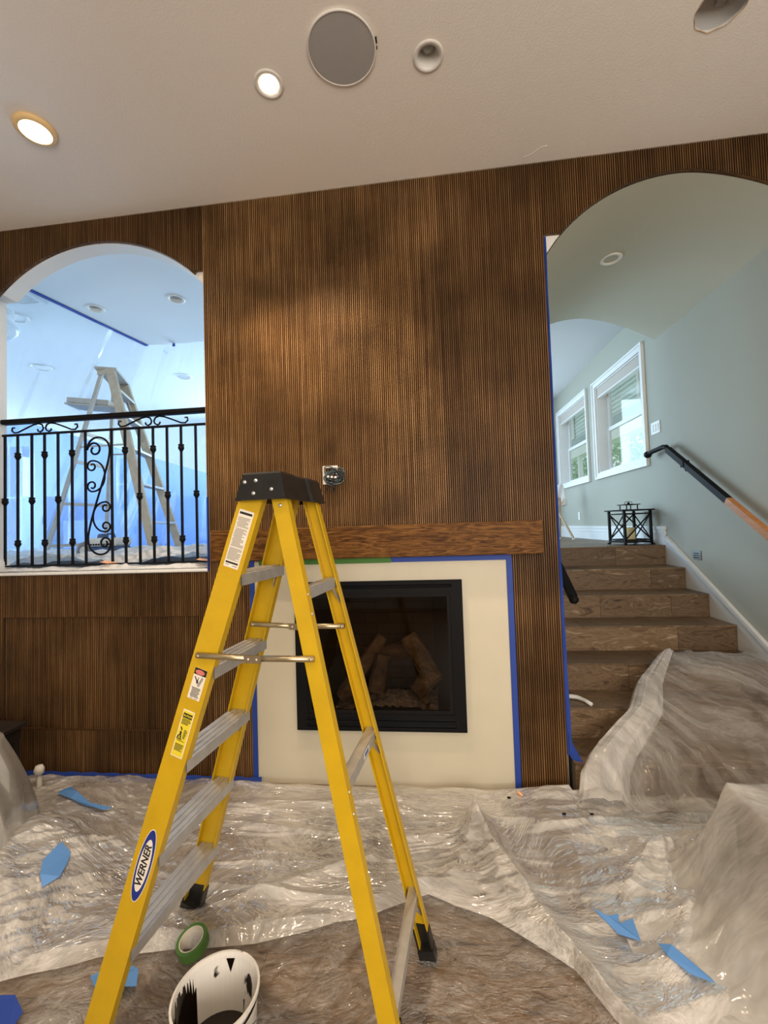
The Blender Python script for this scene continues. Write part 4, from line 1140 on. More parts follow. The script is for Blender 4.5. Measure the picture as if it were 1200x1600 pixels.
# portable compressor like machine on the raised floor
tm = thing('portable_tool', (-3.0, 1.12, UF), 'dark blue wheeled power tool behind the railing scrolls', 'tool')
def tp(dx, z): return (-2.985 + dx, z)
tz0 = UF + .035
obj('body', bbox(-3.03, -2.76, 1.02, 1.22, tz0, tz0 + .125, .015), MT['toolblue'], tm)
obj('top_cover', bbox(-3.05, -2.76, 1.01, 1.23, tz0 + .125, tz0 + .20, .015), MT['toolcream'], tm)
obj('grille', join(*[box(-3.0 + k * .025, -2.985 + k * .025, 1.006, 1.012, tz0 + .135, tz0 + .150) for k in range(9)]), MT['blackmat'], tm)
w_ = obj('wheel', lathe([(.001, -.03), (.05, -.03), (.078, -.022), (.084, 0), (.078, .022), (.05, .03), (.001, .03)], (-3.085, 1.06, tz0 + .09), 28, 'Y'), MT['rubber'], tm, smooth=True)
obj('hub', lathe([(.001, -.036), (.03, -.036), (.036, -.03)], (-3.085, 1.06, tz0 + .09), 18, 'Y'), MT['toolcream'], w_)
obj('knob', lathe([(.05, 0), (.048, .02), (.03, .036), (.001, .04)], (-2.97, 1.12, tz0 + .20), 20), MT['toolblue'], tm, smooth=True)
obj('handle', tube([(-2.93, 1.12, tz0 + .20), (-2.92, 1.12, tz0 + .235), (-2.86, 1.12, tz0 + .235), (-2.85, 1.12, tz0 + .20)], .010, 8), MT['toolblue'], tm)

# ------------------------------------------------------------------ yellow step ladder
yl = thing('yellow_step_ladder', (-.55, -1.13, 0), 'yellow fibreglass step ladder with aluminium steps and black top cap', 'ladder')
E_ = {'nf': ((-.5260, -1.2678, 1.6130), (-1.0390, -1.3126, 0)), 'ff': ((-.4957, -1.0018, 1.6130), (-.9857, -.8430, 0)),
      'nr': ((-.4439, -1.2744, 1.6130), (-.0980, -1.4099, 0)), 'fr': ((-.4143, -1.0137, 1.6130), (-.0468, -.9593, 0))}
E_ = {k: (Vector(a), Vector(b)) for k, (a, b) in E_.items()}
PSI = -.113
AX = Vector((math.cos(PSI), math.sin(PSI), 0)); WX = Vector((-math.sin(PSI), math.cos(PSI), 0))
ZUP = Vector((0, 0, 1))
def channel(k, width, flange, th, z0, z1, side):
    """C-section rail; web faces outward (side*WX), flanges turned inward"""
    a, b = at(E_, k, z1), at(E_, k, z0)
    d = (b - a).normalized(); n = WX * side; n = (n - d * n.dot(d)).normalized(); e = d.cross(n)
    if e.dot(AX) < 0: e = -e
    h = width / 2
    prof = [(-h, 0), (h, 0), (h, -flange), (h - th, -flange), (h - th, -th), (-h + th, -th), (-h + th, -flange), (-h, -flange)]
    V = []
    for c, zz in ((a, z1), (b, z0)):
        for s, t in prof:
            p = c + e * s + n * t
            if abs(d.z) > 1e-6: p = p + d * ((zz - p.z) / d.z)          # cut level
            V.append(tuple(p))
    m = len(prof)
    F = [(i, (i + 1) % m, m + (i + 1) % m, m + i) for i in range(m)]
    F += [(0, 1, 4, 5), (1, 2, 3, 4), (0, 5, 6, 7), (m, m + 5, m + 4, m + 1), (m + 1, m + 4, m + 3, m + 2), (m, m + 7, m + 6, m + 5)]
    return V, F
FW, RW = .076, .048
rails = {}
for k, s, wdt in (('nf', -1, FW), ('ff', 1, FW), ('nr', -1, RW), ('fr', 1, RW)):
    zb_ = .05 if k == 'nf' else .115
    rails[k] = obj('front_rail' if k[1] == 'f' else 'rear_rail', channel(k, wdt, .028, .0045, .045, 1.640, s), MT['yellow'], yl)
    # feet
    a, b = at(E_, k, .16), at(E_, k, .004)
    ft = obj('foot', channel(k, wdt + .006, .034, .005, .030, zb_, s), MT['cap'], yl)
    c0, c1 = at(E_, k, .05), at(E_, k, .0)
    nn = WX * -s
    obj('foot_pad', bar(c0 + nn * .017, c1 + nn * .017 + Vector((0, 0, .002)), wdt + .008, .040, WX), MT['cap'], ft)
# top cap: tapered moulding with waisted long sides
cc = Vector((-.47, -1.139, 0))
def cap_ring(z, hl, hd, waist):
    prof = [(-hl, -hd), (-hl * .35, -hd), (-hl * .28, -hd + waist), (hl * .28, -hd + waist), (hl * .35, -hd), (hl, -hd), (hl, hd), (hl * .35, hd), (hl * .28, hd - waist), (-hl * .28, hd - waist), (-hl * .35, hd), (-hl, hd)]
    return [tuple(cc + WX * w + AX * a + ZUP * z) for w, a in prof]
rings = [cap_ring(1.592, .162, .079, .008), cap_ring(1.668, .150, .060, .007), cap_ring(1.673, .146, .056, .007), cap_ring(1.669, .12, .04, .003)]
V = sum(rings, []); m = 12; F = []
for j in range(3): F += [(j * m + i, j * m + (i + 1) % m, (j + 1) * m + (i + 1) % m, (j + 1) * m + i) for i in range(m)]
F.append(tuple(range(3 * m, 4 * m)))
cap = obj('top_cap', (V, F), MT['cap'], yl)
cap.modifiers.new('thick', 'SOLIDIFY').thickness = .003
def rivet(p, n, r=.0065, par=None, mat='rivet'):
    n = Vector(n).normalized(); d, e, g = frame_of(n); V = []; F = []; q = 12
    for rr, h in ((r, 0), (r * .9, r * .35), (r * .5, r * .6), (.0001, r * .65)):
        for i in range(q):
            a = 2 * PI * i / q; V.append(tuple(Vector(p) + (e * math.cos(a) + g * math.sin(a)) * rr + n * h))
    for j in range(3): F += [(j * q + i, j * q + (i + 1) % q, (j + 1) * q + (i + 1) % q, (j + 1) * q + i) for i in range(q)]
    return obj('rivet', (V, F), MT[mat], par, smooth=True)
def cap_face(a, z):     # near end face point
    hl = .162 + (.150 - .162) * (z - 1.592) / .076
    return cc - WX * (hl + .002) + AX * a + ZUP * z
for a, z in ((-.053, 1.647), (-.017, 1.650), (-.022, 1.612), (.035, 1.622)): rivet(cap_face(a, z), -WX, .0062, cap)
# steps
STEPS = (1.372, 1.098, .826, .556, .288)
for z in STEPS:
    a, b = at(E_, 'nf', z), at(E_, 'ff', z)
    dirv = (b - a).normalized(); ax = ZUP.cross(dirv)
    if ax.dot(AX) < 0: ax = -ax
    a = a + dirv * .006; b = b - dirv * .006
    hd = .0405
    prof = [(-hd, -.034), (-hd, 0), (-.030, 0), (-.028, .0042), (-.016, .0042), (-.014, 0), (-.006, 0), (-.004, .0042), (.006, .0042), (.008, 0), (.016, 0), (.018, .0042), (.029, .0042), (.031, 0), (hd, 0), (hd, -.034), (hd - .003, -.034), (hd - .003, -.003), (-hd + .003, -.003), (-hd + .003, -.034)]
    V = []
    for p in (a, b):
        for s, t in prof: V.append(tuple(p + ax * s + ZUP * t))
    m = len(prof); F = [(i, (i + 1) % m, m + (i + 1) % m, m + i) for i in range(m)]
    so_ = obj('step', (V, F), MT['alu'], yl)
    obj('step_bracket', join(bar(a + ax * .02 + dirv * .03 - ZUP * .03, at(E_, 'nf', z - .075) + dirv * .012 + ax * .02, .012, .003, ax), bar(b + ax * .02 - dirv * .03 - ZUP * .03, at(E_, 'ff', z - .075) - dirv * .012 + ax * .02, .012, .003, ax)), MT['alu'], so_)
    rivet(at(E_, 'nf', z - .018) + ax * (FW / 2 - .0005) + dirv * .012, ax, .005, so_)
# rear bars with braces
for z in (1.312, .782, .225):
    a, b = at(E_, 'nr', z), at(E_, 'fr', z); dirv = (b - a).normalized()
    a2, b2 = a + dirv * .005, b - dirv * .005
    ax = ZUP.cross(dirv); ax = ax if ax.dot(AX) > 0 else -ax
    rb = obj('rear_bar', join(bar(a2 + ax * .016, b2 + ax * .016, .003, .036, ZUP), bar(a2 + ZUP * .016, b2 + ZUP * .016, .030, .003, ZUP), ), MT['alu'], yl)
    for p, k, s in ((a2, 'nr', 1), (b2, 'fr', -1)):
        q = at(E_, k, z - .07)
        obj('brace', bar(p + dirv * s * .045 + ax * .012 - ZUP * .012, q + dirv * s * .008 + ax * .012, .012, .003, ax), MT['alu'], rb)
    rivet(at(E_, 'nr', z) + ax * (RW / 2) + dirv * .012, ax, .0045, rb)
    rivet(at(E_, 'nr', z - .055) + ax * (RW / 2) + dirv * .012, ax, .0045, rb)
    if abs(z - .782) < .01:
        c = (a + b) / 2 + dirv * .04 + ax * .0182
        st_ = obj('sticker', bar(c - dirv * .03, c + dirv * .03, .0008, .019, ZUP), MT['trim'], rb)
        obj('sticker_print', join(*[bar(c + ax * .0006 - dirv * (.022 - .011 * k), c + ax * .0006 - dirv * (.014 - .011 * k), .0006, .011, ZUP) for k in range(4)]), MT['logob'], st_)
# spreaders
for s, kf, kr, z in ((-1, 'nf', 'nr', 1.136), (1, 'ff', 'fr', 1.160)):
    o_ = WX * (-.006 if s < 0 else -.030)
    a, b = at(E_, kf, z) + o_ - AX * .022, at(E_, kr, z) + o_ + AX * .010
    mid = (a + b) / 2 + AX * .0 - ZUP * .004
    V1 = tube([a, mid], .0092, 8); V2 = tube([mid, b], .0092, 8)
    sp = obj('spreader', join(V1, V2), MT['brass'], yl, smooth=True)
    obj('hinge_plate', bar(mid - AX * .026 + WX * -.008, mid + AX * .026 + WX * -.008, .005, .022, ZUP), MT['brass'], sp)
    for da in (-.013, .013): rivet(mid + AX * da - WX * .0105, -WX, .004, sp)
    for p in (a + AX * .008, b - AX * .008): rivet(p - WX * .0085, -WX, .0055, sp, 'brass')
# labels on the near front rail
a, b = E_['nf']; D_ = (b - a).normalized(); n_ = -WX; n_ = (n_ - D_ * n_.dot(D_)).normalized(); e_ = D_.cross(n_)
if e_.dot(AX) < 0: e_ = -e_
NF = rails['nf']
def on_rail(z, s=0, lift=.0008): return at(E_, 'nf', z) + e_ * s + n_ * lift
def lab_plate(zc, length, width, mat, name, s=0, lift=.0007):
    c = on_rail(zc, s, lift)
    return obj(name, bar(c - D_ * length / 2, c + D_ * length / 2, width, .0008, n_), MT[mat], NF)
def lines(zc, rows, mat, lift=.0016, s=0, name='print_lines', par=None):
    """rows: (offset along rail from centre, s0, s1, height)"""
    ps = []
    for o, s0, s1, h in rows:
        c0 = on_rail(zc, s + s0, lift) + D_ * o; c1 = on_rail(zc, s + s1, lift) + D_ * o
        ps.append(bar(c0, c1, .0004, h, D_))
    return obj(name, join(*ps), MT[mat], par or NF, kind='stuff' if len(ps) > 1 else None)
rg = random.Random(2)
p1 = lab_plate(1.478, .178, .050, 'labelw', 'instruction_label')
WLOC[p1.name] = WLOC[yl.name]
rows = [(-.079, -.021, .021, .007)]; o = -.066
while o < .066:
    if rg.random() > .08: rows.append((o, -.021 + rg.choice([0, 0, .003]), .021 - rg.choice([0, 0, .004, .012]), .0016))
    o += .0032
lines(1.478, rows[1:], 'printg', par=NF); lines(1.478, [(-.079, -.021, .021, .007), (.074, -.021, .021, .0055), (.0815, -.020, -.008, .0014), (.0825, .004, .02, .0014)], 'print', par=NF)
p2 = lab_plate(1.052, .092, .041, 'labelw', 'danger_label', .004)
lines(1.052, [(-.0365, -.0205, .0205, .019)], 'print', .0016, .004, 'label_header')
c = on_rail(1.052, .004, .0042) - D_ * .0365
obj('header_oval', ([tuple(c + e_ * .0155 * math.cos(t) + D_ * .0072 * math.sin(t)) for t in np.linspace(0, 2 * PI, 29)[:-1]], [tuple(range(28))]), MT['pink'], NF)
c = on_rail(1.052, .004, .0017) - D_ * .008
fig = [bar(c + e_ * .010 - D_ * .016, c + e_ * .002 + D_ * .014, .0004, .0016, e_), bar(c + e_ * .014 - D_ * .014, c + e_ * .006 + D_ * .014, .0004, .0016, e_),
       bar(c - e_ * .004 - D_ * .004, c - e_ * .001 + D_ * .006, .0004, .006, e_), bar(c - e_ * .014 - D_ * .012, c - e_ * .004 + D_ * .0, .0004, .003, e_), bar(c - e_ * .001 - D_ * .012, c - e_ * .003 + D_ * .0, .0004, .002, e_)]
fig += [bar(c + e_ * (.008 - .0026 * k) - D_ * (.010 - .006 * k), c + e_ * (.0125 - .0026 * k) - D_ * (.010 - .006 * k), .0004, .0012, D_) for k in range(4)]
obj('falling_figure_mark', join(*fig), MT['print'], NF)
lines(1.052, [(.012 + k * .0042, -.015 + rg.choice([0, .002]), .015 - rg.choice([0, .003]), .0019) for k in range(7)] + [(.042, -.012, -.002, .001), (.0425, .002, .013, .001)], 'print', .0016, .004)
p3 = lab_plate(.908, .140, .039, 'labelw', 'caution_label', .004)
lab_plate(.908, .134, .034, 'labely', 'caution_field', .004, .0012)
lines(.908, [(-.0535, -.0155, .0155, .014)], 'print', .0018, .004, 'label_header')
obj('caution_word', text_vf('CAUTION', .0078, on_rail(.908, .004, .0042) - D_ * .0545, e_, -D_, n_, 0, .0002, .0002), MT['labely'], NF)
lines(.908, [(-.043 + k * .0036, -.0145, .0145 - rg.choice([0, .003, .006]), .0018) for k in range(5)] + [(-.012 + k * .0034, .002, .013 - rg.choice([0, .003]), .0018) for k in range(8)] +
      [(.018, -.014, .004, .0014), (.0215, -.013, .012, .0014)] + [(.032 + k * .0036, -.0145, .0145 - rg.choice([0, .002, .008]), .0018) for k in range(6)], 'print', .0018, .004)
c = on_rail(.908, -.003, .0019) + D_ * .004
obj('standing_figure_mark', join(bar(c - D_ * .022 - e_ * .004, c - D_ * .014 + e_ * .002, .0004, .004, e_), bar(c - D_ * .010, c + D_ * .002, .0004, .006, e_), bar(c + D_ * .002 - e_ * .005, c + D_ * .013 - e_ * .008, .0004, .003, e_), bar(c + D_ * .002 + e_ * .003, c + D_ * .013 + e_ * .004, .0004, .003, e_),
     *[bar(c - e_ * .008 + D_ * (.003 + .003 * k), c + e_ * .005 + D_ * (.003 + .003 * k), .0004, .001, D_) for k in range(4)]), MT['print'], NF)
# maker's oval
zc = .530
def oval(ra, rb, lift):
    c = on_rail(zc, .003, lift); return ([tuple(c + D_ * ra * math.sin(t) + e_ * rb * math.cos(t)) for t in np.linspace(0, 2 * PI, 49)[:-1]], [tuple(range(48))])
obj('badge_border', oval(.108, .0255, .0008), MT['labelw'], NF)
obj('badge_ring', oval(.105, .0235, .0012), MT['logob'], NF)
obj('badge_field', oval(.077, .0178, .0016), MT['labelw'], NF)
obj('badge_word', text_vf('WERNER', .0300, on_rail(zc, .003, .0020), -D_, -e_, n_, 0, .0003, .0007, .12), MT['print'], NF)
rivet(at(E_, 'nr', 1.575) - WX * .0005, -WX, .006, rails['nr'])
for k, zz in (('nf', .262), ('nr', .20)):        # dark knee braces below the lowest step
    dv = (E_['ff'][0] - E_['nf'][0]).normalized()
    obj('knee_brace', bar(at(E_, k, zz) + dv * .05 + AX * .012, at(E_, k, .03) + dv * .018 + AX * .012, .030, .006, AX), MT['cap'], yl)

# ------------------------------------------------------------------ bucket, tape roll, scraps
bc = Vector((-.636, -1.328, .0)); BH, BR = .222, .115
bk_ = thing('stain_bucket', tuple(bc + ZUP * .03), 'white bucket smeared with dark stain inside the yellow ladder', 'bucket')
obj('bucket_shell', lathe([(.0001, .002), (BR - .016, .002), (BR - .014, .006), (BR - .003, BH - .012), (BR + .003, BH - .010), (BR + .003, BH), (BR - .003, BH), (BR - .005, BH - .012), (BR - .016, .010), (.0001, .010)], tuple(bc + ZUP * .0), 48), MT['bucket'], bk_, smooth=False)
obj('stain_pool', lathe([(BR - .0145, .062), (.0001, .062)], tuple(bc), 40), MT['stain'], bk_)
def on_wall(a, h, dr=-.0065):   # inside bucket wall
    r = BR - .016 + (.011) * (h - .01) / (BH - .022) - .0006
    return (bc.x + r * math.cos(a), bc.y + r * math.sin(a), h)
# thick smear up one side of the bucket wall
V, F = [], []; rg = random.Random(9); n = 40
for i in range(n + 1):
    a = math.radians(148 + 66 * i / n); hgt = .16 * (1 - abs(i / n - .45) ** 1.6) + rg.uniform(-.03, .025)
    V += [on_wall(a, .055), on_wall(a, .055 + max(.02, hgt * .5)), on_wall(a, min(BH - .014, .055 + max(.03, hgt)))]
for i in range(n):
    b = 3 * i; F += [(b, b + 3, b + 4, b + 1), (b + 1, b + 4, b + 5, b + 2)]
obj('stain_smear', (V, F), MT['stain'], bk_)
for (a0, w, h0, h1) in ((95, 7, .165, .205), (70, 1.2, .05, .10)):
    V = [on_wall(math.radians(a0 - w), h1), on_wall(math.radians(a0 + w), h1), on_wall(math.radians(a0), h0)]
    obj('stain_drip', (V, [(0, 1, 2)]), MT['stain'], bk_)
obj('rim_drip', tube([(bc.x + (BR + .001) * math.cos(a), bc.y + (BR + .001) * math.sin(a), BH - .012 - .012 * abs(math.sin(a * 3))) for a in np.linspace(-.9, .35, 14)], .0028, 6), MT['stain'], bk_)
hnd = [(bc.x + (BR + .008) * math.cos(a), bc.y + (BR + .008) * math.sin(a) , BH - .03 - .06 * math.sin((a + .5) / 3.14 * PI) ) for a in np.linspace(-.5, 2.64, 24)]
obj('bail_handle', tube(hnd, .0022, 6), MT['steel'], bk_)

tr0 = Vector((-.883, -1.025, .052)); R1, R0, WDT = .052, .038, .036
gr = thing('green_tape_roll', tuple(tr0), 'green masking tape roll leaning beside the bucket', 'tape roll')
def tilted(vf, rot):
    return [tuple(tr0 + rot @ (Vector(p))) for p in vf[0]], vf[1]
ROT = Matrix.Rotation(math.radians(-28), 3, 'Z') @ Matrix.Rotation(math.radians(16), 3, 'X')
obj('tape_band', tilted(lathe([(R0 + .003, -WDT / 2), (R1, -WDT / 2), (R1, WDT / 2), (R0 + .003, WDT / 2)], (0, 0, 0), 40), ROT), MT['greenroll'], gr)
obj('core', tilted(lathe([(R0, -WDT / 2), (R0 + .0031, -WDT / 2), (R0 + .0031, WDT / 2), (R0, WDT / 2), (R0, -WDT / 2)], (0, 0, 0), 40), ROT), MT['labelw'], gr)

def scrap(pts, z, mat, label, wob=.012, name='tape_scrap'):
    rg = random.Random(len(label)); top_ = [(x, y, max(z, floor_h(x, y) + .006) + rg.uniform(0, wob)) for x, y in pts]; n = len(pts)
    bot = [(x, y, zz - .0012) for x, y, zz in top_]
    F = [tuple(range(n)), tuple(range(2 * n - 1, n - 1, -1))] + [(i, i + n, (i + 1) % n + n, (i + 1) % n) for i in range(n)]
    return obj(name, (top_ + bot, F), MT[mat], label=label, cat='tape scrap')
scrap([(-2.11, -.235), (-2.05, -.25), (-1.92, -.36), (-1.78, -.435), (-1.64, -.45), (-1.67, -.475), (-1.79, -.475), (-1.90, -.42), (-2.03, -.36), (-2.06, -.30)], .02, 'bluelight', 'long torn pale blue tape scrap on the plastic heap near the slatted wall')
scrap([(-1.66, -.735), (-1.60, -.75), (-1.57, -.80), (-1.55, -.86), (-1.585, -.905), (-1.62, -.88), (-1.655, -.83)], .02, 'bluelight', 'short wide blue tape scrap lying on the crumpled plastic heap')
scrap([(-1.10, -1.10), (-1.02, -1.12), (-.99, -1.17), (-1.12, -1.19), (-1.17, -1.15)], .030, 'bluelight', 'blue tape scrap half buried under plastic beside the ladder rail')
scrap([(-1.46, -1.24), (-1.37, -1.22), (-1.29, -1.27), (-1.28, -1.33), (-1.42, -1.34)], .02, 'blue', 'crumpled dark blue tape wad at the near picture edge')
scrap([(.545, -.835), (.585, -.87), (.625, -.855), (.615, -.89), (.665, -.875), (.655, -.955), (.60, -.915)], .02, 'bluelight', 'jagged blue tape scrap on the milky sheet in front of the covered table')
scrap([(.70, -.975), (.735, -.99), (.80, -1.07), (.805, -1.09), (.745, -1.065), (.705, -1.02)], .02, 'bluelight', 'slim pointed blue tape scrap nearest the covered table')
def plug(x, y, z, label, a):
    d = Vector((math.cos(a), math.sin(a), .1)); p = Vector((x, y, floor_h(x, y) + .008))
    prof = [(0, .001), (.004, .006), (.02, .0075), (.03, .009), (.032, .007), (.033, .001)]
    obj('foam_earplug', tube([p + d * h for h, _ in prof], [r for _, r in prof], 10), MT['orangefoam'], smooth=True, label=label, cat='earplug')
plug(.44, -.16, .055, 'orange foam earplug on the plastic in front of the slatted pier', 2.2)
plug(.80, -.125, .055, 'orange foam earplug on the plastic at the foot of the stairs', 2.8)
for k, (x, y) in enumerate(((.36, -.17), (.60, -.30), (.72, -.33))):
    zf = floor_h(x, y)
    obj('debris_chip', bbox(x, x + .018, y, y + .012, zf + .004, zf + .010, .002), MT['blackmat'], label=('dark debris chip near the slatted pier', 'dark debris chip on the pleated plastic, nearer the fireplace', 'dark debris chip on the pleated plastic, nearer the stairs')[k], cat='debris')

# white scraper on a stair tread
hw = thing('white_scraper', (.92, .33, 2 * RS), 'white plastic scraper handle lying on the second stair tread', 'scraper')
obj('handle', tube([(.83, .40, .373), (.875, .388, .374), (.91, .372, .374), (.94, .33, .372), (.958, .275, .370)], [.010, .014, .013, .011, .012], 10), MT['whiteplastic'], hw, smooth=True)
obj('head', bbox(.80, .86, .375, .425, .3585, .372, .004), MT['whiteplastic'], hw)

# black side table and white knob
bt = thing('black_side_table', (-2.6, -.42, 0), 'black side table against the slatted wall beside the covered seat', 'table')
obj('table_top', bbox(-2.95, -2.335, -.49, -.235, .428, .452, .004), MT['darkwood'], bt)
obj('table_apron', box(-2.93, -2.36, -.47, -.255, .36, .428), MT['darkwood'], bt)
for a in (-2.93, -2.40):
    for b in (-.475, -.29): obj('leg', box(a, a + .035, b, b + .035, .001, .36), MT['darkwood'], bt)
wk = thing('white_bottle', (-2.33, -.205, .04), 'small white bottle standing beside the black side table', 'bottle')
obj('bottle_body', lathe([(.001, .0), (.012, .0), (.014, .03), (.014, .09), (.006, .10)], (-2.30, -.20, .03), 16), MT['whiteplastic'], wk, smooth=True)
obj('bottle_cap', lathe([(.010, .10), (.024, .105), (.026, .13), (.018, .15), (.001, .152)], (-2.30, -.20, .03), 16), MT['whiteplastic'], wk, smooth=True)

# ------------------------------------------------------------------ handrails
hr = thing('black_handrail', (2.12, .9, 0), 'black handrail with a bare orange timber section on the stair wall', 'handrail')
def hp(y): return 1.611 + (y - .754) * .684
p_top = Vector((2.12, 1.47, hp(1.47)))
obj('rail_black', bar((2.12, 1.475, hp(1.475)), (2.12, .754, hp(.754)), .042, .046, (0, 0, 1)), MT['black'], hr)
obj('rail_timber', bar((2.12, .754, hp(.754)), (2.12, -.45, hp(-.45)), .042, .046, (0, 0, 1)), MT['orange'], hr)
obj('rail_return', tube([(2.12, 1.45, hp(1.45)), (2.12, 1.50, 2.132), (2.12, 1.55, 2.140), (2.12, 1.75, 2.128), (2.12, 1.80, 2.120)], .021, 12), MT['black'], hr, smooth=True)
obj('rail_knob', lathe([(.001, -.03), (.02, -.028), (.03, -.016), (.033, 0), (.03, .016), (.02, .028), (.001, .03)], (2.12, 1.82, 2.115), 18, 'X'), MT['black'], hr, smooth=True)
for y in (1.24, .1):
    b_ = obj('bracket', tube([(2.12, y, hp(y) - .02), (2.125, y, hp(y) - .055), (2.185, y, hp(y) - .065)], .008, 8), MT['black'], hr)
    obj('rosette', lathe([(.028, -.012), (.026, -.002), (.03, 0)], (2.19, y, hp(y) - .065), 18, 'X'), MT['black'], b_)
    obj('saddle', bbox(2.093, 2.147, y - .022, y + .022, hp(y) - .028, hp(y) + .027, .004), MT['black'], b_)
lr = thing('inner_handrail', (.82, .8, 0), 'black handrail end showing past the slatted pier', 'handrail')
obj('rail', bar((.825, .10, 1.052), (.825, 1.60, 1.052 + 1.5 * .62), .04, .044, (0, 0, 1)), MT['black'], lr)
obj('rail_end', tube([(.825, .115, 1.06), (.825, .085, 1.040), (.825, .072, 1.030)], [.024, .027, .012], 12), MT['black'], lr, smooth=True)
for y in (.4, 1.3): obj('bracket', tube([(.825, y, 1.02 + (y - .1) * .62), (.80, y, .985 + (y - .1) * .62), (.748, y, .98 + (y - .1) * .62)], .008, 8), MT['black'], lr)

# wall devices
sw = thing('switch_plate', (XW, 1.80, 2.37), 'white three rocker switch plate beside the window', 'switch')
obj('plate', bbox(XW - .008, XW - .0005, 1.725, 1.885, 2.310, 2.428, .003), MT['trim'], sw)
for k in range(3): obj('rocker', bbox(XW - .012, XW - .008, 1.745 + k * .045, 1.775 + k * .045, 2.335, 2.403, .0015), MT['whiteplastic'], sw)
sl = thing('step_light', (XW, 1.278, 1.189), 'small grey steel step light low on the stair wall', 'light')
obj('plate', bbox(XW - .008, XW - .0005, 1.225, 1.33, 1.150, 1.225, .003), MT['steel'], sl)
for k in range(3): obj('slot', box(XW - .0092, XW - .008, 1.24, 1.315, 1.165 + k * .017, 1.171 + k * .017), MT['blackmat'], sl)
ol = thing('wall_outlet', (XW, 4.0, 1.57), 'white wall outlet above the hall baseboard', 'outlet')
obj('plate', bbox(XW - .007, XW - .0005, 3.965, 4.035, 1.515, 1.63, .003), MT['trim'], ol)
for z in (1.545, 1.585): obj('socket', bbox(XW - .0095, XW - .007, 3.982, 4.018, z, z + .028, .001), MT['whiteplastic'], ol)

# ------------------------------------------------------------------ lantern
ln = thing('metal_lantern', (2.02, 2.02, UF), 'black metal lantern with a cream candle on the landing', 'lantern')
LC = Vector((2.00, 2.00, UF)); LA = math.radians(8)
ex_ = Vector((math.cos(LA), math.sin(LA), 0)); ey_ = Vector((-math.sin(LA), math.cos(LA), 0))
def lp(a, b, z): return LC + ex_ * a + ey_ * b + ZUP * z
hw_, hh = .130, .335
LCs = [(-hw_, -hw_), (hw_, -hw_), (hw_, hw_), (-hw_, hw_)]
for a, b in LCs:
    obj('post', bar(lp(a, b, .015), lp(a, b, hh), .021, .021, ex_), MT['blackmat'], ln)
    obj('foot', bar(lp(a * 1.06, b * 1.06, 0.001), lp(a * 1.06, b * 1.06, .016), .024, .024, ex_), MT['blackmat'], ln)
obj('base_plate', bar(lp(0, -hw_ - .01, .03), lp(0, hw_ + .01, .03), 2 * hw_ + .02, .016, ZUP), MT['blackmat'], ln)
obj('roof_plate', bar(lp(0, -hw_ - .03, hh + .006), lp(0, hw_ + .03, hh + .006), 2 * hw_ + .06, .012, ZUP), MT['blackmat'], ln)
for i in range(4):
    (a0, b0), (a1, b1) = LCs[i], LCs[(i + 1) % 4]
    p00, p10, p01, p11 = lp(a0, b0, .05), lp(a1, b1, .05), lp(a0, b0, hh - .03), lp(a1, b1, hh - .03)
    nn = (p10 - p00).cross(ZUP)
    s_ = obj('side_frame', join(bar(p00, p10, .008, .012, ZUP), bar(p01, p11, .008, .012, ZUP)), MT['blackmat'], ln)
    obj('cross_bar', bar(p00, p11, .006, .012, nn.cross(p11 - p00)), MT['blackmat'], s_)
    obj('cross_bar', bar(p10, p01, .006, .012, nn.cross(p01 - p10)), MT['blackmat'], s_)
ch_ = obj('chimney', bar(lp(0, -.075, hh + .062), lp(0, .075, hh + .062), .15, .008, ZUP), MT['blackmat'], ln)
for a, b in ((-.055, -.055), (.055, -.055), (.055, .055), (-.055, .055)): obj('chimney_post', bar(lp(a, b, hh + .01), lp(a, b, hh + .06), .008, .008, ex_), MT['blackmat'], ch_)
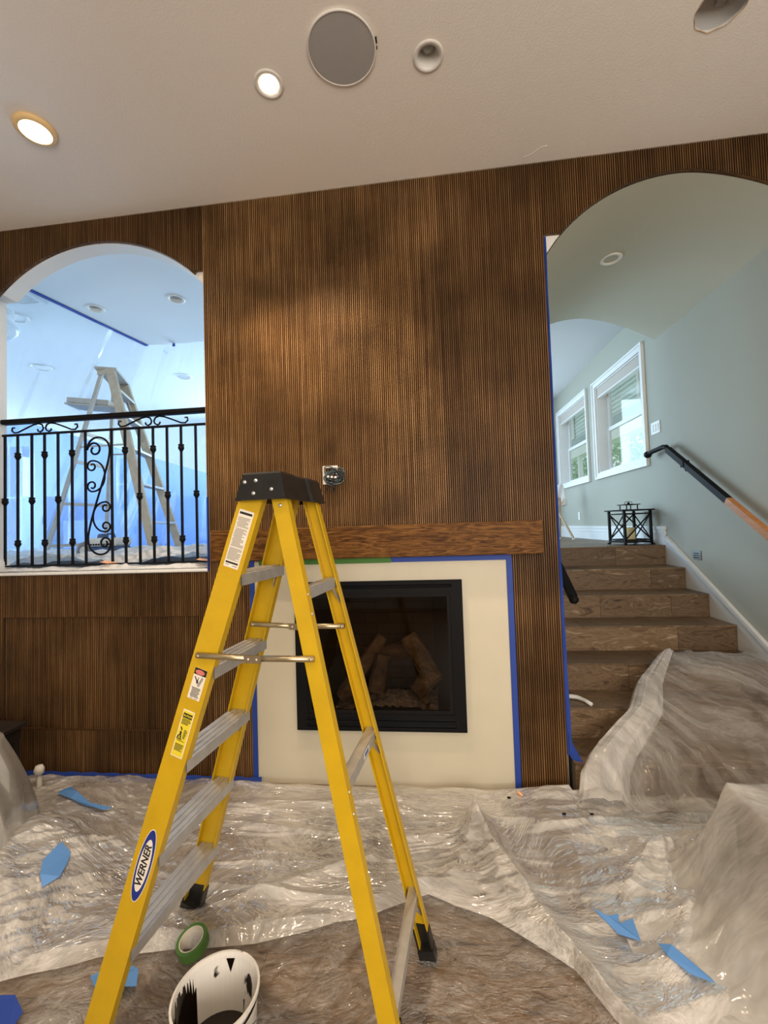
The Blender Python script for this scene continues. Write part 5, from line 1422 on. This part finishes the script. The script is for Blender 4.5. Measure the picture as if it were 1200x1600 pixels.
obj('finial', lathe([(.018, 0), (.012, .008), (.008, .02), (.001, .024)], tuple(lp(0, 0, hh + .066)), 14), MT['blackmat'], ln, smooth=True)
obj('ring', tube([lp(.04 * math.cos(t), .0, hh + .078 + .016 * math.sin(t)) for t in np.linspace(0, 2 * PI, 22)], .0025, 6), MT['blackmat'], ln)
obj('latch', bar(lp(-hw_ - .012, -hw_ * .9, .19), lp(-hw_ - .012, -hw_ * .9, .205), .012, .012, ex_), MT['blackmat'], ln)
obj('candle', lathe([(.045, .0), (.047, .004), (.047, .125), (.043, .130), (.030, .126), (.001, .124)], tuple(lp(.0, .0, .039)), 28), MT['candle'], ln, smooth=True)
obj('wick', tube([lp(0, 0, .160), lp(.002, 0, .175)], .0015, 5), MT['blackmat'], ln)

# wooden stand with white cloth at the end of the hall
es = thing('wooden_stand', (1.90, 3.75, UF), 'folding timber stand leaning past the slatted pier in the hall', 'stand')
for p, q in (((1.93, 3.46, UF + .012), (1.80, 3.95, 1.83)), ((1.92, 4.02, UF + .012), (1.86, 3.74, 1.83)), ((1.62, 3.55, UF + .012), (1.68, 3.95, 1.83))):
    l_ = obj('leg', bar(p, q, .024, .024), MT['tan'], es)
    obj('leg_tip', bar(Vector(p) - ZUP * .011, Vector(p) + ZUP * .012, .03, .03, (1, 0, 0)), MT['whiteplastic'], l_)
obj('top_bar', bar((1.66, 3.95, 1.83), (1.90, 3.80, 1.83), .03, .03, ZUP), MT['tan'], es)
V = []; na, nb = 30, 24
for i in range(na):
    for j in range(nb):
        u, w = i / (na - 1), j / (nb - 1)
        x = 1.68 + .27 * u; y = 3.94 - .13 * u
        sl_ = (w - .5) * 2
        V.append((x + .015 * math.sin(9 * u + 4 * w), y - .075 * sl_ * (1 - .3 * abs(sl_)) + .02 * math.sin(14 * u + 5 * sl_), 2.06 - .30 * abs(sl_) ** 1.4 - .05 * (vn(u * 6, w * 6) - .5) - .04 * u))
F = grid_faces(na, nb)
ct = obj('draped_cloth', (V, F), MT['cloth'], smooth=True, label='white cloth draped over the timber stand in the hall', cat='cloth')
ct.modifiers.new('thick', 'SOLIDIFY').thickness = .004
